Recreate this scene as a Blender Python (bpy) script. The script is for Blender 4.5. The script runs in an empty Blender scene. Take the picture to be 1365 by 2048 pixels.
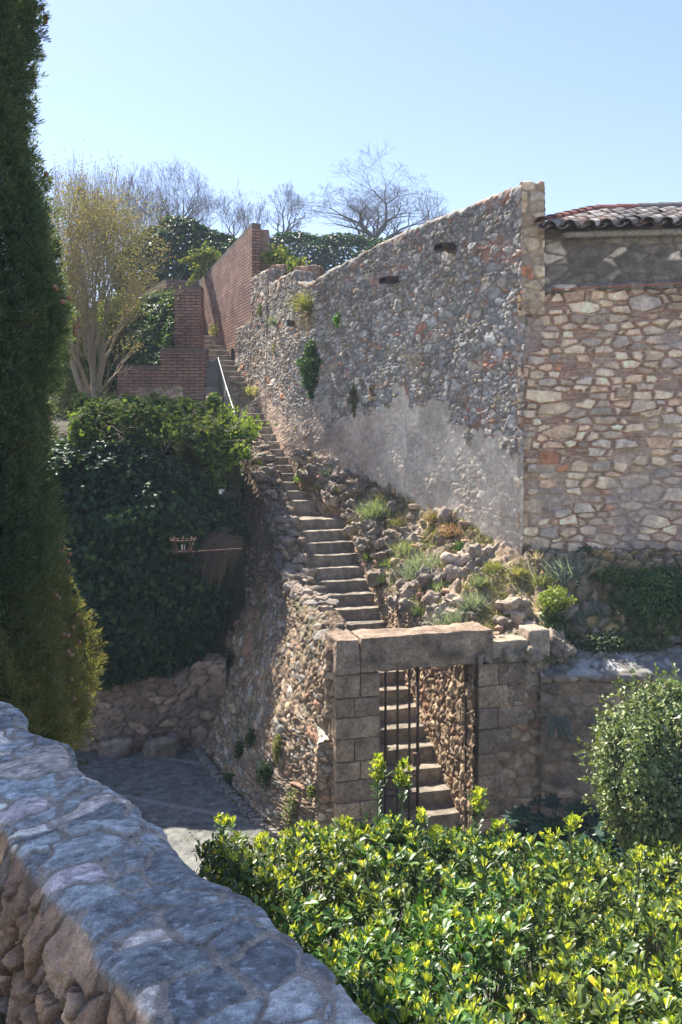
import bpy, math, random
import numpy as np
from mathutils import Vector
C = bpy.context.scene.collection
SC = bpy.context.scene
R = math.radians
# ---------------------------------------------------------------- camera
CZ = 5.2; F = 1700.0; CX = 682.5; HY = 900.0
cam = bpy.data.objects.new('camera', bpy.data.cameras.new('camera')); C.objects.link(cam)
cam.location = (0, 0, CZ); cam.rotation_euler = (R(90), 0, 0)
cam.data.sensor_width = 36; cam.data.lens = 36*F/2048
cam.data.shift_y = -(1024-HY)/2048
cam.data.clip_start = .05; cam.data.clip_end = 3000
SC.camera = cam
# ---------------------------------------------------------------- sky and sun
SUN_AZ = -36.0; SUN_EL = 51.0          # azimuth from the view direction, negative = left
w = bpy.data.worlds.new('World'); SC.world = w; w.use_nodes = True
nt = w.node_tree
sky = nt.nodes.new('ShaderNodeTexSky'); sky.sky_type = 'NISHITA'; sky.sun_disc = False
sky.sun_elevation = R(SUN_EL); sky.sun_rotation = R(SUN_AZ)
sky.air_density = 1.15; sky.dust_density = 0.35; sky.ozone_density = 1.6; sky.altitude = 50
bg = nt.nodes['Background']; bg.inputs['Strength'].default_value = 0.084
tint = nt.nodes.new('ShaderNodeVectorMath'); tint.operation = 'MULTIPLY'; tint.inputs[1].default_value = (.96, .91, 1.03)
nt.links.new(sky.outputs[0], tint.inputs[0]); nt.links.new(tint.outputs[0], bg.inputs['Color'])
sd = Vector((math.sin(R(SUN_AZ))*math.cos(R(SUN_EL)), math.cos(R(SUN_AZ))*math.cos(R(SUN_EL)), math.sin(R(SUN_EL))))
sl = bpy.data.lights.new('sun', 'SUN'); sl.energy = 5.0; sl.angle = R(0.5); sl.color = (1.0, .93, .82)
so = bpy.data.objects.new('sun', sl); C.objects.link(so); so.rotation_euler = sd.to_track_quat('Z', 'Y').to_euler()
so.location = (-20, 20, 40)
SC.view_settings.view_transform = 'Standard'; SC.view_settings.look = 'None'
SC.view_settings.gamma = 1; SC.view_settings.exposure = 1.42
SC.cycles.max_bounces = 6; SC.cycles.diffuse_bounces = 4; SC.cycles.transmission_bounces = 4
SC.cycles.use_denoising = True

# ---------------------------------------------------------------- numpy helpers
def P(px, py, d):
    """point at distance d in front of the camera seen at photo pixel px,py"""
    return np.array(((px-CX)*d/F, d, CZ-(py-HY)*d/F))
def smooth(a, b, x):
    t = np.clip((x-a)/(b-a), 0, 1); return t*t*(3-2*t)
def hsh(i, j, k=0, seed=0):
    i = np.asarray(i).astype(np.int64); j = np.asarray(j).astype(np.int64); k = np.asarray(k).astype(np.int64)
    n = (i*374761393 + j*668265263 + k*2147483647 + seed*974634777) & 0xffffffff
    n = ((n ^ (n >> 13))*1274126177) & 0xffffffff
    n = ((n ^ (n >> 16))*2246822519) & 0xffffffff
    n = n ^ (n >> 15)
    return (n & 0xffffff)/float(0x1000000)
def noise(x, y, z=0.0, seed=0):
    x, y, z = np.broadcast_arrays(np.asarray(x, float), np.asarray(y, float), np.asarray(z, float))
    xi = np.floor(x); yi = np.floor(y); zi = np.floor(z)
    fx = x-xi; fy = y-yi; fz = z-zi
    fx = fx*fx*(3-2*fx); fy = fy*fy*(3-2*fy); fz = fz*fz*(3-2*fz)
    r = 0
    for a in (0, 1):
        for b in (0, 1):
            for c in (0, 1):
                r = r + hsh(xi+a, yi+b, zi+c, seed)*(fx if a else 1-fx)*(fy if b else 1-fy)*(fz if c else 1-fz)
    return r*2-1
def fbm(x, y, z=0.0, seed=0, o=4):
    r = 0; a = .5; s = 1.0
    for i in range(o):
        r = r+a*noise(np.asarray(x)*s, np.asarray(y)*s, np.asarray(z)*s, seed+i*17); a *= .5; s *= 2.07
    return r
def voro(u, v, cw, ch, seed=0, jx=.8, jy=.45, warp=.18, wgt=.25):
    uu = u/cw+warp*fbm(u/cw*.7, v/ch*.7, 0, seed+5, 3)*2
    vv = v/ch+warp*fbm(u/cw*.7, v/ch*.7, 7.3, seed+9, 3)*2
    j0 = np.floor(vv)
    f1 = np.full(u.shape, 1e9); f2 = np.full(u.shape, 1e9)
    x1 = np.zeros(u.shape); y1 = x1.copy(); x2 = x1.copy(); y2 = x1.copy(); idd = x1.copy()
    for dj in (-1, 0, 1):
        j = j0+dj
        off = hsh(j, 3, 1, seed)
        i0 = np.floor(uu-off)
        for di in (-1, 0, 1):
            i = i0+di
            px = i+.5+jx*(hsh(i, j, 1, seed)-.5)+off
            py = j+.5+jy*(hsh(i, j, 2, seed)-.5)
            dd = (uu-px)**2+(vv-py)**2-wgt*hsh(i, j, 3, seed)
            n1 = dd < f1
            f2 = np.where(n1, f1, np.minimum(f2, dd)); m2 = (~n1) & (dd <= f2)
            x2 = np.where(n1, x1, np.where(m2, px, x2)); y2 = np.where(n1, y1, np.where(m2, py, y2))
            f1 = np.where(n1, dd, f1); x1 = np.where(n1, px, x1); y1 = np.where(n1, py, y1)
            idd = np.where(n1, i*131+j*7919, idd)
    sep = np.sqrt((x2-x1)**2+(y2-y1)**2)+1e-6
    e = (f2-f1)/(2*sep)*min(cw, ch)
    return e, idd.astype(np.int64), (uu-x1)*cw, (vv-y1)*ch
WARMTH = np.array([1.16, 1.02, .86])
def pal(idd, palette, seed):
    cols = np.array([p[:3] for p in palette])*WARMTH; ws = np.array([p[3] for p in palette], float); cw = np.cumsum(ws/ws.sum())
    k = np.clip(np.searchsorted(cw, hsh(idd, 11, 4, seed)), 0, len(palette)-1)
    c = cols[k]
    return c*(.68+.64*hsh(idd, 12, 5, seed))[..., None]

def tag(o, label=None, cat=None, group=None, kind=None):
    if label: o['label'] = label
    if cat: o['category'] = cat
    if group: o['group'] = group
    if kind: o['kind'] = kind
    return o
def empty(name, loc, label, cat, group=None, rz=0):
    o = bpy.data.objects.new(name, None); C.objects.link(o); o.location = loc; o.rotation_euler = (0, 0, rz)
    o.empty_display_size = .2
    return tag(o, label, cat, group)

class Acc:
    """collects vertices, faces and colours and links them as ONE mesh object"""
    def __init__(s): s.v = []; s.c = []; s.f = []; s.uv = []; s.n = 0
    def add(s, v, faces, c=None, uv=None):
        v = np.asarray(v, float).reshape(-1, 3)
        if c is None: c = (.5, .5, .5)
        c = np.asarray(c, float)
        if c.size == 3: c = np.tile(c.reshape(1, 3), (len(v), 1))
        s.v.append(v); s.c.append(c.reshape(-1, 3))
        s.uv.append(np.zeros((len(v), 2)) if uv is None else np.asarray(uv, float).reshape(-1, 2))
        for f in faces: s.f.append(np.asarray(f, np.int64)+s.n)
        s.n += len(v)
    def grid(s, Pn, col=None, uv=None, flip=False):
        m, n = Pn.shape[:2]; idx = np.arange(m*n).reshape(m, n)
        q = np.stack([idx[:-1, :-1], idx[1:, :-1], idx[1:, 1:], idx[:-1, 1:]], -1).reshape(-1, 4)
        if flip: q = q[:, ::-1]
        s.add(Pn.reshape(-1, 3), [q], None if col is None else np.asarray(col).reshape(-1, 3), uv)
    def tubes(s, p0, p1, r0, r1, k=4, c=(.1, .08, .06)):
        p0 = np.asarray(p0, float); p1 = np.asarray(p1, float); n = len(p0)
        if n == 0: return
        r0 = np.broadcast_to(np.asarray(r0, float), (n,)); r1 = np.broadcast_to(np.asarray(r1, float), (n,))
        d = p1-p0; d /= np.linalg.norm(d, axis=1, keepdims=True)+1e-9
        a = np.where(np.abs(d[:, 2:3]) > .9, np.array([[1., 0, 0]]), np.array([[0, 0, 1.]]))
        x = np.cross(d, a); x /= np.linalg.norm(x, axis=1, keepdims=True)+1e-9; y = np.cross(d, x)
        an = np.arange(k)*2*math.pi/k
        ring = x[:, None]*np.cos(an)[None, :, None]+y[:, None]*np.sin(an)[None, :, None]
        V = np.concatenate([p0[:, None]+ring*r0[:, None, None], p1[:, None]+ring*r1[:, None, None]], 1)
        b = (np.arange(n)*2*k)[:, None]
        i = np.arange(k); j = (i+1) % k
        q = np.stack([b+i, b+j, b+k+j, b+k+i], -1).reshape(-1, 4)
        fs = [q]
        if k == 4: fs.append(b+np.array([4, 5, 6, 7])); fs.append(b+np.array([3, 2, 1, 0]))
        c = np.asarray(c, float)
        if c.ndim == 2: c = np.repeat(c, 2*k, 0)
        s.add(V.reshape(-1, 3), fs, c)
    def build(s, name, mat, parent=None, smooth=True, shift=None):
        V = np.concatenate(s.v); Cc = np.concatenate(s.c); U = np.concatenate(s.uv)
        if parent is not None:
            mw = parent.matrix_basis.copy(); pp = parent.parent
            while pp is not None: mw = pp.matrix_basis @ mw; pp = pp.parent
            M = np.array(mw.inverted()); V = V@M[:3, :3].T+M[:3, 3]
        elif shift is not None: V = V-np.array(shift)
        me = bpy.data.meshes.new(name)
        me.vertices.add(len(V)); me.vertices.foreach_set('co', V.astype(np.float32).ravel())
        nl = sum(f.size for f in s.f); npg = sum(len(f) for f in s.f)
        me.loops.add(nl); me.polygons.add(npg)
        li = np.concatenate([f.ravel() for f in s.f]).astype(np.int32)
        me.loops.foreach_set('vertex_index', li)
        tot = np.concatenate([np.full(len(f), f.shape[1]) for f in s.f])
        st = np.concatenate([[0], np.cumsum(tot)[:-1]])
        me.polygons.foreach_set('loop_start', st.astype(np.int32))
        try: me.polygons.foreach_set('loop_total', tot.astype(np.int32))
        except Exception: pass
        me.polygons.foreach_set('use_smooth', np.full(npg, smooth))
        me.update(calc_edges=True)
        a = me.color_attributes.new('col', 'FLOAT_COLOR', 'POINT')
        a.data.foreach_set('color', np.c_[Cc, np.ones(len(Cc))].astype(np.float32).ravel())
        uvl = me.uv_layers.new(name='uv'); uvl.data.foreach_set('uv', U[li].astype(np.float32).ravel())
        o = bpy.data.objects.new(name, me); C.objects.link(o)
        if mat: me.materials.append(mat)
        if parent is not None: o.parent = parent
        elif shift is not None: o.location = shift
        return o

# ---------------------------------------------------------------- materials
def mat_base(name):
    m = bpy.data.materials.new(name); m.use_nodes = True
    n = m.node_tree.nodes; l = m.node_tree.links; b = n['Principled BSDF']
    return m, n, l, b
def mat_attr(name, rough=.9, mott=.35, ms=14., bump=.4, bs=60., bs2=220., spec=.3, bdist=.01):
    """surface whose colour is stored per vertex, with procedural mottling and relief"""
    m, n, l, b = mat_base(name)
    at = n.new('ShaderNodeAttribute'); at.attribute_name = 'col'
    tc = n.new('ShaderNodeTexCoord')
    n1 = n.new('ShaderNodeTexNoise'); n1.inputs['Scale'].default_value = ms; n1.inputs['Detail'].default_value = 8; n1.inputs['Roughness'].default_value = .7
    mr = n.new('ShaderNodeMapRange'); mr.inputs[1].default_value = .3; mr.inputs[2].default_value = .7
    mr.inputs[3].default_value = 1.12*(1-mott); mr.inputs[4].default_value = 1.12*(1+mott)
    mx = n.new('ShaderNodeVectorMath'); mx.operation = 'SCALE'
    l.new(tc.outputs['Object'], n1.inputs['Vector']); l.new(n1.outputs['Fac'], mr.inputs[0])
    l.new(at.outputs['Color'], mx.inputs[0]); l.new(mr.outputs[0], mx.inputs['Scale'])
    ng = n.new('ShaderNodeTexNoise'); ng.inputs['Scale'].default_value = ms*6; ng.inputs['Detail'].default_value = 4; ng.inputs['Roughness'].default_value = .8
    mg = n.new('ShaderNodeMapRange'); mg.inputs[1].default_value = .32; mg.inputs[2].default_value = .68; mg.inputs[3].default_value = 1-mott; mg.inputs[4].default_value = 1+mott
    my = n.new('ShaderNodeVectorMath'); my.operation = 'SCALE'
    l.new(tc.outputs['Object'], ng.inputs['Vector']); l.new(ng.outputs['Fac'], mg.inputs[0]); l.new(mx.outputs[0], my.inputs[0]); l.new(mg.outputs[0], my.inputs['Scale'])
    l.new(my.outputs[0], b.inputs['Base Color'])
    n2 = n.new('ShaderNodeTexNoise'); n2.inputs['Scale'].default_value = bs; n2.inputs['Detail'].default_value = 6; n2.inputs['Roughness'].default_value = .65
    n3 = n.new('ShaderNodeTexVoronoi'); n3.inputs['Scale'].default_value = bs2
    ad = n.new('ShaderNodeMath'); ad.operation = 'MULTIPLY_ADD'; ad.inputs[1].default_value = .25
    l.new(tc.outputs['Object'], n2.inputs['Vector']); l.new(tc.outputs['Object'], n3.inputs['Vector'])
    l.new(n3.outputs['Distance'], ad.inputs[0]); l.new(n2.outputs['Fac'], ad.inputs[2])
    bp = n.new('ShaderNodeBump'); bp.inputs['Strength'].default_value = bump; bp.inputs['Distance'].default_value = bdist
    l.new(ad.outputs[0], bp.inputs['Height']); l.new(bp.outputs[0], b.inputs['Normal'])
    b.inputs['Roughness'].default_value = rough; b.inputs['Specular IOR Level'].default_value = spec
    return m
def mat_leaf(name, trans=.35, rough=.45, spec=.5, tint=(1.5, 1.6, .5)):
    m, n, l, b = mat_base(name)
    at = n.new('ShaderNodeAttribute'); at.attribute_name = 'col'
    l.new(at.outputs['Color'], b.inputs['Base Color'])
    b.inputs['Roughness'].default_value = rough; b.inputs['Specular IOR Level'].default_value = spec
    tr = n.new('ShaderNodeBsdfTranslucent'); mm = n.new('ShaderNodeVectorMath'); mm.operation = 'MULTIPLY'; mm.inputs[1].default_value = tint
    l.new(at.outputs['Color'], mm.inputs[0]); l.new(mm.outputs[0], tr.inputs['Color'])
    mix = n.new('ShaderNodeMixShader'); mix.inputs[0].default_value = trans
    l.new(b.outputs[0], mix.inputs[1]); l.new(tr.outputs[0], mix.inputs[2])
    l.new(mix.outputs[0], n['Material Output'].inputs['Surface'])
    return m
def mat_metal(name, col, rough=.5, metal=.6, rust=None):
    m, n, l, b = mat_base(name)
    n1 = n.new('ShaderNodeTexNoise'); n1.inputs['Scale'].default_value = 25; n1.inputs['Detail'].default_value = 6
    cr = n.new('ShaderNodeValToRGB'); cr.color_ramp.elements[0].position = .4; cr.color_ramp.elements[1].position = .65
    cr.color_ramp.elements[0].color = (*col, 1); cr.color_ramp.elements[1].color = (*(rust or [c*1.5 for c in col]), 1)
    tc = n.new('ShaderNodeTexCoord'); l.new(tc.outputs['Object'], n1.inputs['Vector'])
    l.new(n1.outputs['Fac'], cr.inputs[0]); l.new(cr.outputs[0], b.inputs['Base Color'])
    b.inputs['Roughness'].default_value = rough; b.inputs['Metallic'].default_value = metal
    return m
def mat_brick(name, c1, c2, mortar, bw=.28, bh=.066, mort=.012, stain=.3):
    m, n, l, b = mat_base(name)
    uv = n.new('ShaderNodeUVMap'); uv.uv_map = 'uv'
    tc = n.new('ShaderNodeTexCoord')
    bt = n.new('ShaderNodeTexBrick'); bt.inputs['Scale'].default_value = 1
    bt.inputs['Brick Width'].default_value = bw; bt.inputs['Row Height'].default_value = bh
    bt.inputs['Mortar Size'].default_value = mort; bt.inputs['Mortar Smooth'].default_value = .3
    bt.inputs['Color1'].default_value = (*c1, 1); bt.inputs['Color2'].default_value = (*c2, 1); bt.inputs['Mortar'].default_value = (*mortar, 1)
    wn = n.new('ShaderNodeTexNoise'); wn.inputs['Scale'].default_value = 3; wn.inputs['Detail'].default_value = 3
    wm = n.new('ShaderNodeVectorMath'); wm.operation = 'MULTIPLY_ADD'; wm.inputs[1].default_value = (.02, .02, 0)
    l.new(tc.outputs['Object'], wn.inputs['Vector']); l.new(wn.outputs['Color'], wm.inputs[0]); l.new(uv.outputs[0], wm.inputs[2]); l.new(wm.outputs[0], bt.inputs['Vector'])
    n1 = n.new('ShaderNodeTexNoise'); n1.inputs['Scale'].default_value = 2.2; n1.inputs['Detail'].default_value = 8
    mr = n.new('ShaderNodeMapRange'); mr.inputs[1].default_value = .3; mr.inputs[2].default_value = .7; mr.inputs[3].default_value = 1-stain; mr.inputs[4].default_value = 1+stain
    l.new(tc.outputs['Object'], n1.inputs['Vector']); l.new(n1.outputs['Fac'], mr.inputs[0])
    mx = n.new('ShaderNodeVectorMath'); mx.operation = 'SCALE'
    l.new(bt.outputs['Color'], mx.inputs[0]); l.new(mr.outputs[0], mx.inputs['Scale']); l.new(mx.outputs[0], b.inputs['Base Color'])
    n2 = n.new('ShaderNodeTexNoise'); n2.inputs['Scale'].default_value = 30; n2.inputs['Detail'].default_value = 5
    l.new(tc.outputs['Object'], n2.inputs['Vector'])
    sb = n.new('ShaderNodeMath'); sb.operation = 'MULTIPLY_ADD'; sb.inputs[1].default_value = -1.0
    l.new(bt.outputs['Fac'], sb.inputs[0]); l.new(n2.outputs['Fac'], sb.inputs[2])
    bp = n.new('ShaderNodeBump'); bp.inputs['Strength'].default_value = .9; bp.inputs['Distance'].default_value = .02
    l.new(sb.outputs[0], bp.inputs['Height']); l.new(bp.outputs[0], b.inputs['Normal'])
    b.inputs['Roughness'].default_value = .9; b.inputs['Specular IOR Level'].default_value = .2
    return m
M = {
 'stone': mat_attr('rubble_stone'), 'block': mat_attr('cut_stone', mott=.5, ms=22, bump=.6, bs=45, bs2=160),
 'near': mat_attr('slate_stone', mott=.45, ms=30, bump=.8, bs=95, bs2=260, rough=.8, spec=.3, bdist=.007),
 'step': mat_attr('step_stone', mott=.45, ms=9, bump=.5, bs=40, bs2=120),
 'earth': mat_attr('earth', mott=.4, ms=6, bump=.8, bs=40, bs2=90, bdist=.02),
 'tile': mat_attr('clay_tile', mott=.5, ms=18, bump=.5, bs=60),
 'bark': mat_attr('bark', mott=.3, ms=30, bump=.5, bs=60),
 'leaf': mat_leaf('ivy_leaf', .28, .5, .35), 'gloss': mat_leaf('glossy_leaf', .18, .38, .42, (1.7, 1.75, .4)), 'young': mat_leaf('young_leaf', .5, .45, .4, (1.35, 1.35, .6)),
 'needle': mat_leaf('cypress_foliage', .4, .6, .25, (1.6, 1.4, .5)), 'soft': mat_leaf('soft_leaf', .4, .7, .2, (1.3, 1.3, .7)),
 'iron': mat_metal('dark_iron', (.06, .05, .045), .55, .3, (.12, .075, .05)),
 'rust': mat_metal('rusty_iron', (.085, .05, .035), .7, .3, (.15, .085, .055)),
 'steel': mat_metal('grey_steel', (.16, .17, .19), .45, .7),
 'black': mat_metal('black_plastic', (.012, .012, .014), .35, .0),
 'white': mat_metal('pale_lamp_glass', (.55, .55, .5), .3, .0),
 'brick': mat_brick('thin_red_brick', (.42, .235, .175), (.30, .165, .125), (.12, .09, .075), bw=.30, bh=.085, mort=.016),
 'brickcap': mat_brick('soldier_brick', (.23, .16, .13), (.18, .13, .115), (.16, .14, .12), bw=.07, bh=.3),
}
# ---------------------------------------------------------------- masonry
GREY = [(.29, .31, .33, 4), (.38, .40, .42, 3), (.22, .23, .25, 3), (.35, .33, .30, 2), (.50, .50, .49, 1), (.27, .23, .19, 1.6), (.34, .20, .15, .6)]
WARM = [(.34, .28, .22, 4), (.27, .22, .17, 4), (.42, .35, .27, 3), (.22, .18, .15, 3), (.33, .22, .17, 1.2), (.48, .43, .36, 1)]
BLDG = [(.50, .43, .35, 4), (.42, .375, .325, 3), (.60, .52, .42, 3), (.45, .36, .28, 2), (.35, .33, .31, 2), (.46, .24, .16, .6)]
def loft(st, ns, nt, frac=None):
    """st: stations x points x 3 -> P grid (ns,nt), U, V metric coordinates"""
    st = np.asarray(st, float)
    mid = st.mean(1); L = np.r_[0, np.cumsum(np.linalg.norm(np.diff(mid, axis=0), axis=1))]
    s = np.linspace(0, L[-1], ns)
    k = st.shape[1]
    A = np.stack([[np.interp(s, L, st[:, j, a]) for a in range(3)] for j in range(k)])  # k,3,ns
    A = A.transpose(2, 0, 1)
    seg = np.linalg.norm(np.diff(A, axis=1), axis=2).mean(0); T = np.r_[0, np.cumsum(seg)]
    t = np.linspace(0, T[-1], nt)
    Pn = np.zeros((ns, nt, 3))
    j = np.clip(np.searchsorted(T, t, side='right')-1, 0, k-2); f = (t-T[j])/(T[j+1]-T[j])
    Pn = A[:, j]*(1-f)[None, :, None]+A[:, j+1]*f[None, :, None]
    U = np.repeat(s[:, None], nt, 1); V = np.repeat(t[None], ns, 0)
    return Pn, U, V
def normals(Pn, sgn=1):
    a = np.gradient(Pn, axis=0); b = np.gradient(Pn, axis=1)
    n = np.cross(a, b)*sgn
    n /= np.linalg.norm(n, axis=2, keepdims=True)+1e-9
    return n
def stones(U, V, cw, ch, palette, mortar, seed, dep=.03, ew=.02, rough=.012, tilt=.12, gap=0.0, big=0.0, bk=2.1, **kw):
    e, idd, lx, ly = voro(U, V, cw, ch, seed, **kw)
    if big > 0:      # now and then a larger stone among the small ones
        e2, id2, lx2, ly2 = voro(U, V, cw*bk, ch*bk, seed+333, **kw)
        e2 = e2-.004
        sel = (hsh(id2, 9, 9, seed) < big) & (e2 > 0)
        e = np.where(sel, e2, e); idd = np.where(sel, id2+977, idd); lx = np.where(sel, lx2*.5, lx); ly = np.where(sel, ly2*.5, ly)
        if True:
            nb = (hsh(id2, 9, 9, seed) < big) & (e2 <= 0); e = np.where(nb, np.minimum(e, gap), e)
    m = smooth(gap, gap+ew, e)
    h = (m**.6)*dep*(.35+1.2*hsh(idd, 1, 6, seed))
    h = h+m*tilt*(lx*(hsh(idd, 2, 7, seed)-.5)+ly*(hsh(idd, 3, 8, seed)-.5))
    fn = fbm(U*28, V*28, 0, seed+3, 3)
    h = h+rough*fn*(.4+m)+.02*fbm(U*3, V*3, 5, seed+4, 3)
    c = pal(idd, palette, seed)*(1+.5*fbm(U*11, V*11, 3, seed+8, 4))[..., None]
    mo = np.array(mortar)*WARMTH*(1+.5*fbm(U*9, V*9, 9, seed+6, 4))[..., None]
    c = mo*(1-m[..., None])+c*m[..., None]
    return h, np.clip(c, .01, .9), m
def laid(acc, Pn, U, V, sgn, cw, ch, palette, mortar, seed, mod=None, **kw):
    n = normals(Pn, 1)
    if np.sum(n*(np.array([0, 0, CZ])-Pn)) < 0: n = -n; sgn = -1
    else: sgn = 1
    h, c, m = stones(U, V, cw, ch, palette, mortar, seed, **kw)
    if mod: h, c = mod(Pn, U, V, h, c, m)
    Q = Pn+n*h[..., None]
    acc.grid(Q, c, flip=sgn < 0)
    return Q
def rbox(acc, cen, half, rz=0, r=.02, res=.04, ns=.012, nf=9, seed=0, col=(.3, .28, .26), cv=.25, tiltx=0, wear=0, big=0, nf2=2.5, faces='xXyYzZ'):
    """rough rounded stone block"""
    half = np.array(half, float); cen = np.array(cen, float)
    co, si = math.cos(rz), math.sin(rz); ct, stt = math.cos(tiltx), math.sin(tiltx)
    for ax in range(3):
        for sg in (-1, 1):
            if 'xXyYzZ'[ax*2+(sg > 0)] not in faces: continue
            a, b = [(1, 2), (2, 0), (0, 1)][ax]
            na = max(2, int(2*half[a]/res)+1); nb = max(2, int(2*half[b]/res)+1)
            A, B = np.meshgrid(np.linspace(-half[a], half[a], na), np.linspace(-half[b], half[b], nb), indexing='ij')
            p = np.zeros(A.shape+(3,)); p[..., a] = A; p[..., b] = B; p[..., ax] = sg*half[ax]
            q = np.clip(p, -(half-r), half-r); n = p-q; n /= np.linalg.norm(n, axis=2, keepdims=True)+1e-9
            w_ = p+cen
            d = ns*fbm(w_[..., 0]*nf, w_[..., 1]*nf, w_[..., 2]*nf, seed, 4)*2+big*fbm(w_[..., 0]*nf2, w_[..., 1]*nf2, w_[..., 2]*nf2, seed+3, 3)*2
            p2 = q+n*(r+d)[..., None]
            y = p2[..., 1]*ct-p2[..., 2]*stt; z = p2[..., 1]*stt+p2[..., 2]*ct
            x = p2[..., 0]*co-y*si; y = p2[..., 0]*si+y*co
            o = np.stack([x, y, z], -1)+cen
            cc = np.array(col)*np.array([1.1, 1.0, .9])*(1+cv*2*fbm(w_[..., 0]*6, w_[..., 1]*6, w_[..., 2]*6, seed+7, 4))[..., None]
            acc.grid(o, np.clip(cc, .01, .9), flip=sg < 0)
# ---------------------------------------------------------------- leaves
def _t(v, f): return np.array(v, float), [np.array(x) for x in f]
TPL = {
 'diamond': _t([(0, 0, 0), (.5, .45, .15), (0, 1, -.1), (-.5, .45, .15)], [[(0, 1, 2), (0, 2, 3)]]),
 'blade': _t([(-.5, 0, 0), (.5, 0, 0), (0, 1, 0)], [[(0, 1, 2)]]),
 'spoon': _t([(0, 0, 0), (-.16, .3, .10), (0, .3, .02), (.16, .3, .10), (-.42, .68, .2), (0, .7, .08), (.42, .68, .2), (-.36, .9, .12), (0, .93, 0), (.36, .9, .12), (0, 1.02, -.05)],
            [[(1, 2, 5, 4), (2, 3, 6, 5), (4, 5, 8, 7), (5, 6, 9, 8)], [(0, 2, 1), (0, 3, 2), (7, 8, 10), (8, 9, 10)]]),
 'lobed': _t([(0, .05, 0)]+[(x, y, .12*abs(x)*2-.1*y) for x, y in [(0, -.05), (.25, .0), (.62, .1), (.3, .28), (.72, .5), (.27, .55), (.42, .88), (.12, .72), (0, 1.05), (-.12, .72), (-.42, .88), (-.27, .55), (-.72, .5), (-.3, .28), (-.62, .1), (-.25, .0)]],
            [[(0, i, i+1 if i < 16 else 1) for i in range(1, 17)]]),
}
def unit(a): return a/(np.linalg.norm(a, axis=-1, keepdims=True)+1e-9)
def leaves(acc, tpl, pos, dirn, nor, ln, wd, col):
    v, fs = TPL[tpl]; n = len(pos)
    if n == 0: return
    y = unit(np.asarray(dirn, float)); x = unit(np.cross(y, nor)+1e-6); z = np.cross(x, y)
    ln = np.broadcast_to(np.asarray(ln, float), (n,)); wd = np.broadcast_to(np.asarray(wd, float), (n,))
    V = pos[:, None]+x[:, None]*(v[:, 0][None]*wd[:, None])[..., None]+y[:, None]*(v[:, 1][None]*ln[:, None])[..., None]+z[:, None]*(v[:, 2][None]*wd[:, None])[..., None]
    b = (np.arange(n)*len(v))[:, None, None]
    F = [(f[None]+b).reshape(-1, f.shape[1]) for f in fs]
    acc.add(V.reshape(-1, 3), F, np.repeat(np.asarray(col), len(v), 0))
RNG = np.random.default_rng(7)
def rnd(n, k=3): return RNG.normal(size=(n, k))
def mixcol(n, cols, w=None, var=.25):
    cols = np.array(cols, float); k = RNG.choice(len(cols), n, p=None if w is None else np.array(w)/sum(w))
    return cols[k]*(1+var*(RNG.random((n, 1))*2-1))
IVY = [(.035, .075, .022), (.05, .10, .028), (.028, .055, .02), (.09, .15, .035)]
def blanket(acc, Pn, n, size, cols, w=None, thick=.12, tpl='diamond', lump=.25, lf=1.2, seed=1, sgn=1, droop=.8, gap=.0, out=.35):
    """leaves spread over a surface grid, standing off it in lumps"""
    N = normals(Pn, sgn); m, k = Pn.shape[:2]
    # sample by area
    a = np.linalg.norm(np.cross(Pn[1:, :-1]-Pn[:-1, :-1], Pn[:-1, 1:]-Pn[:-1, :-1]), axis=2).ravel()
    q = RNG.choice(len(a), n, p=a/a.sum()); i = q//(k-1); j = q % (k-1); fu = RNG.random((n, 1)); fv = RNG.random((n, 1))
    p = Pn[i, j]*(1-fu)*(1-fv)+Pn[i+1, j]*fu*(1-fv)+Pn[i, j+1]*(1-fu)*fv+Pn[i+1, j+1]*fu*fv
    nn = N[i, j]
    lmp = fbm(p[:, 0]*lf, p[:, 1]*lf, p[:, 2]*lf, seed, 4)
    keep = np.ones(n, bool) if gap <= 0 else (fbm(p[:, 0]*lf*2, p[:, 1]*lf*2, p[:, 2]*lf*2, seed+31, 3) > -1+gap*1.2)
    p = p+nn*(lump*lmp*2+thick*RNG.random(n)**.6)[:, None]
    up = np.array([0, 0, 1.])
    nor = unit(nn*.8+up*out+rnd(n)*.45)
    d = unit(np.cross(nor, rnd(n)+1e-3)+np.array([0, 0, -droop])*(1-np.abs(nor[:, 2:3])))
    s = size*(.6+.7*RNG.random(n))
    leaves(acc, tpl, p[keep], d[keep], nor[keep], s[keep], s[keep]*.85, mixcol(n, cols, w)[keep])
    return p
def stray(acc, Pn, n, length, size, cols, mask=None, up=.6, nl=9, sgn=None):
    """stray shoots: short leafy stems standing off a surface"""
    N = normals(Pn, 1)
    if np.sum(N*(np.array([0, 0, CZ])-Pn)) < 0: N = -N
    m, k = Pn.shape[:2]; i = RNG.integers(0, m, n*3); j = RNG.integers(0, k, n*3)
    p = Pn[i, j]; nn = N[i, j]
    if mask is not None: ok = mask(p); p = p[ok]; nn = nn[ok]
    p = p[:n]; nn = nn[:n]; n = len(p)
    d = unit(nn*.9+np.array([0, 0, up])+rnd(n)*.4); L = length*(.4+.9*RNG.random(n))
    b0 = p+nn*.25; q = np.repeat(np.arange(n), nl); f = RNG.random(len(q))
    pos = b0[q]+d[q]*(f*L[q])[:, None]+np.array([0, 0, -.35])*(f**2*L[q])[:, None]+rnd(len(q))*.02
    leaves(acc, 'diamond', pos, unit(d[q]+rnd(len(q))*.7), unit(rnd(len(q))+np.array([0, 0, .6])), size*(.6+.7*RNG.random(len(q))), size*.75, mixcol(len(q), cols))
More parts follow.
